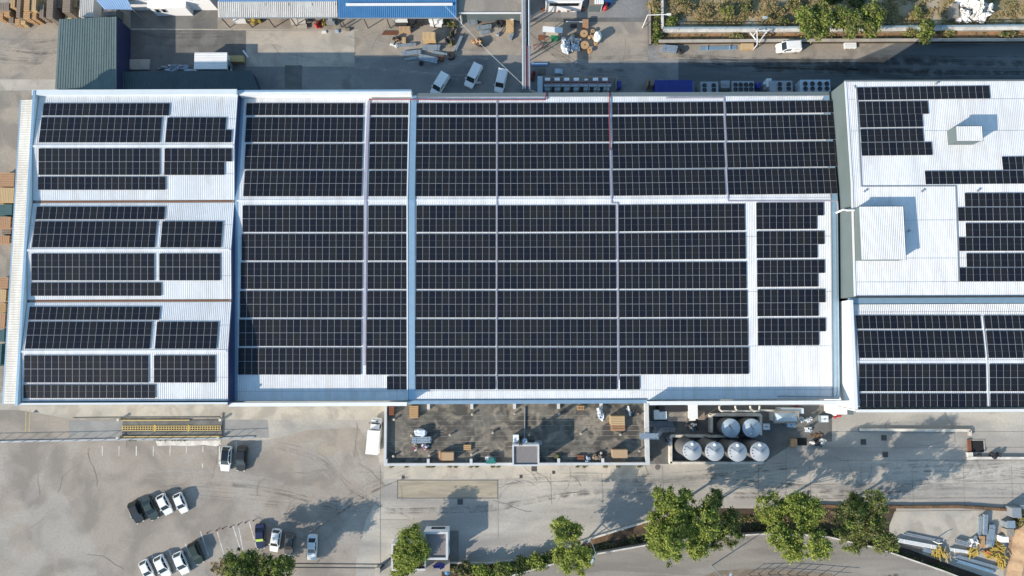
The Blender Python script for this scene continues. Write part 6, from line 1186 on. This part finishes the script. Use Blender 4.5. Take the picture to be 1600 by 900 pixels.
tree('narrow light green tree right of the hedge row', (905,858), (893,857), 10.0, 3.5, 5.2, 7.5, 5, nclump=130, nper=75, group=gt, lobes=7, wts=(.4,.52,.08))
tree('dark dense tree at the lower edge of the car park', (437,884), (408,894), 9.0, 6.0, 3.7, 6.0, 6, ('leaf_dark','leaf_pine','leaf_olive'), (.55,.35,.1), 190, 80, group=gt, lobes=8)
tree('small bright tree growing over the guard house annex', (650,872), (641,863), 6.8, 2.8, 4.4, 4.6, 7, nclump=120, nper=75, csize=.8, group=gt, lobes=6, wts=(.5,.4,.1))
gn = 'pines along the north wall'
tree('largest pine of the north wall beside the white van', (1272,65), (1272,35), 8.0, 3.1, 3.0, 5.0, 11, ('leaf_pine','leaf_olive','leaf_dark'), (.45,.35,.2), 110, 70, .8, .28, gn)
tree('leaning pine second from left at the north wall', (1318,62), (1322,33), 8.0, 2.0, 2.9, 4.5, 12, ('leaf_pine','leaf_olive','leaf_dark'), (.45,.35,.2), 80, 70, .75, .28, gn)
tree('third pine from left at the north wall', (1354,60), (1361,36), 7.0, 2.0, 2.6, 4.2, 13, ('leaf_pine','leaf_olive','leaf_dark'), (.45,.35,.2), 70, 70, .75, .28, gn)
tree('lone pine at the right of the north wall row', (1440,62), (1447,48), 5.5, 1.5, 1.9, 3.4, 14, ('leaf_pine','leaf_olive','leaf_dark'), (.4,.3,.3), 50, 60, .65, .26, gn)
gb = 'bushes in the ditch along the road'
for i, (x, y, h, rx, ry, mats, lab) in enumerate([(722,893,2.6,2.0,1.4,('leaf_olive','leaf_dry','leaf_dark'),'brownish bush right of the guard house shelter'),(750,893,2.8,1.5,1.5,('leaf_light','leaf_pine','leaf_pine'),'bright green bush second in the hedge row'),(770,896,2.2,1.5,1.1,('leaf_pine','leaf_dark','leaf_olive'),'mid green low bush third in the hedge row'),(789,890,2.8,1.7,1.7,('leaf_pine','leaf_dark','leaf_olive'),'dark green bush in the middle of the hedge row'),
   (815,884,2.2,1.6,1.3,('leaf_dark','leaf_olive','leaf_dark'),'very dark bush left of the small lamp post'),(838,880,2.4,1.5,1.5,('leaf_pine','leaf_light','leaf_dark'),'green bush right of the small lamp post'),(862,871,2.0,1.6,1.2,('leaf_dark','leaf_olive','leaf_dark'),'dark bush at the left foot of the narrow tree'),(625,893,1.8,1.6,1.0,('leaf_light','leaf_pine','leaf_dark'),'low green bush at the foot of the annex tree'),
   (365,889,1.4,2.2,.9,('leaf_olive','leaf_dry','leaf_dark'),'dry low bush at the left foot of the dark car park tree'),(1388,905,1.8,1.6,1.0,('leaf_dark','leaf_olive','leaf_dark'),'dark bush on the roadside at the lower right'),(1598,812,1.6,1.2,1.6,('leaf_olive','leaf_dry','leaf_dark'),'dry bush on top of the dirt bank at the right edge'),
   (1425,882,1.1,2.5,.9,('leaf_dark','leaf_dry','leaf_dark'),'dark scrub on the slope below the pad, left'),(1470,895,1.1,2.5,.9,('leaf_dark','leaf_olive','leaf_dark'),'dark scrub on the slope below the pad, right')]):
    z0 = 0; tree(lab, (x,y), (x,y), h, rx, ry, h*.9, 40+i, mats, (.4,.35,.25), 34, 60, .55, .22, gb, 0, 'bush', 'bush', 4, .8)
gd = 'bushes in the dry grassland'
for i, (x, y, h, rx, ry, mats, lab) in enumerate([(1049,34,2.0,1.3,1.2,('leaf_pine','leaf_dark','leaf_olive'),'green bush in the left corner of the grassland'),(1072,8,1.4,2.0,1.2,('leaf_dry','leaf_olive','leaf_dry'),'dry yellow bush near the grassland left edge'),(1100,22,1.2,2.2,1.2,('leaf_dry','leaf_dry','leaf_olive'),'low dry scrub in the middle left of grassland'),(1135,18,1.9,2.4,1.6,('leaf_olive','leaf_pine','leaf_dry'),'large olive bush in the grassland centre'),(1168,12,1.5,1.6,1.3,('leaf_olive','leaf_dry','leaf_dark'),'olive bush right of the large olive bush'),
   (1208,20,1.6,2.4,1.6,('leaf_dry','leaf_olive','leaf_dry'),'wide dry bush left of the north pines'),(1240,8,1.8,2.0,1.4,('leaf_dry','leaf_olive','leaf_dark'),'dry bush above the largest north pine'),(1222,34,1.3,1.6,.9,('leaf_olive','leaf_dark','leaf_dry'),'low olive bush touching the wall by the largest pine'),(1432,21,1.4,1.5,1.3,('leaf_olive','leaf_pine','leaf_dry'),'small olive bush above the lone north pine'),(1298,-2,2.2,3.0,1.6,('leaf_dark','leaf_olive','leaf_dark'),'dark thicket at the top edge above the pines'),(1340,2,1.6,2.2,1.3,('leaf_dark','leaf_olive','leaf_dark'),'dark thicket at the top edge, right of its neighbour'),
   (1027,18,1.2,.7,1.2,('leaf_olive','leaf_dry','leaf_pine'),'small bush in the upper planter strip'),(1026,40,1.2,.7,1.1,('leaf_pine','leaf_olive','leaf_dark'),'small bush in the middle of the planter strip'),(1027,58,1.4,.9,1.2,('leaf_pine','leaf_olive','leaf_dark'),'green bush at the lower end of the planter strip'),(1022,8,1.4,1.2,.8,('leaf_dry','leaf_dry','leaf_olive'),'reddish dry shrub leaning over the planter wall'),(1420,50,1.1,1.4,.7,('leaf_olive','leaf_dry','leaf_pine'),'low bush in red soil left of the lone pine'),(1480,50,1.0,1.6,.7,('leaf_olive','leaf_pine','leaf_dry'),'low bush in red soil right of the lone pine'),(1575,54,1.0,1.8,.7,('leaf_olive','leaf_dark','leaf_dry'),'low bush in red soil near the right edge'),(1150,57,.8,1.4,.6,('leaf_olive','leaf_dry','leaf_pine'),'low bush in red soil left of the gantry')]):
    tree(lab, (x,y), (x,y), h*.8, rx*.8, ry*.8, h*.7, 80+i, mats, (.4,.35,.25), 30, 50, .5, .2, gd, 0, 'bush', 'bush', 4, .8)
# ground cover
def tufts(name, poly, n, size, h, seed, m, z=.02, lab='', cat='grass', dens=None):
    r_ = np.random.default_rng(seed); xs = [p[0] for p in poly]; ys = [p[1] for p in poly]; out = []
    while len(out) < n:
        x, y = r_.uniform(min(xs),max(xs)), r_.uniform(min(ys),max(ys)); ins = False
        for i in range(len(poly)):
            (xa,ya),(xb,yb) = poly[i], poly[i-1]
            if (ya > y) != (yb > y) and x < (xb-xa)*(y-ya)/(yb-ya)+xa: ins = not ins
        if ins and (math.sin(x*.13+seed)+math.sin(y*.21+x*.05)+r_.normal(0,.8) > -.2): out.append((*P(x,y,0), z))
    q = leaves(out, [size]*n, 9, h, seed, .5); q[:,2] = np.maximum(q[:,2], z); o = leafmesh(name, q, m, [1/len(m)]*len(m), None, seed); tag(o, lab, cat, None, 'stuff'); return o
tufts('dry_grass', [(1040,-20),(1610,-20),(1610,40),(1040,40)], 2600, .45, .22, 3, ['leaf_dry','grass_blade','leaf_dry','leaf_dry','leaf_olive'], .04, 'dry yellow grass tufts scattered over the fenced grassland'); tufts('dry_grass', [(1036,51),(1610,51),(1610,62),(1036,62)], 420, .3, .16, 4, ['leaf_olive','leaf_dry','grass_blade'], .04, 'sparse grass growing on the red soil strip below the white wall')
tufts('ditch_scrub', [(700,886),(840,878),(930,850),(1010,830),(1090,806),(1260,802),(1385,830),(1420,868),(1480,895),(1430,880),(1370,850),(1190,826),(1040,842),(920,862)], 900, .5, .2, 5, ['leaf_dark','leaf_dry','leaf_olive'], .05, 'dark scrub filling the ditch between yard and road', 'scrub')
tufts('verge_grass', [(330,880),(360,868),(420,868),(420,900),(330,900)], 260, .4, .2, 6, ['leaf_dry','leaf_olive','grass_blade'], .03, 'dry grass verge under the dark car park tree'); tufts('ditch_scrub', [(190,682.5),(300,683),(300,688),(190,688)], 90, .3, .15, 7, ['leaf_dark','leaf_olive'], .03, 'green weeds along the lower side of the weighbridge', 'weeds')
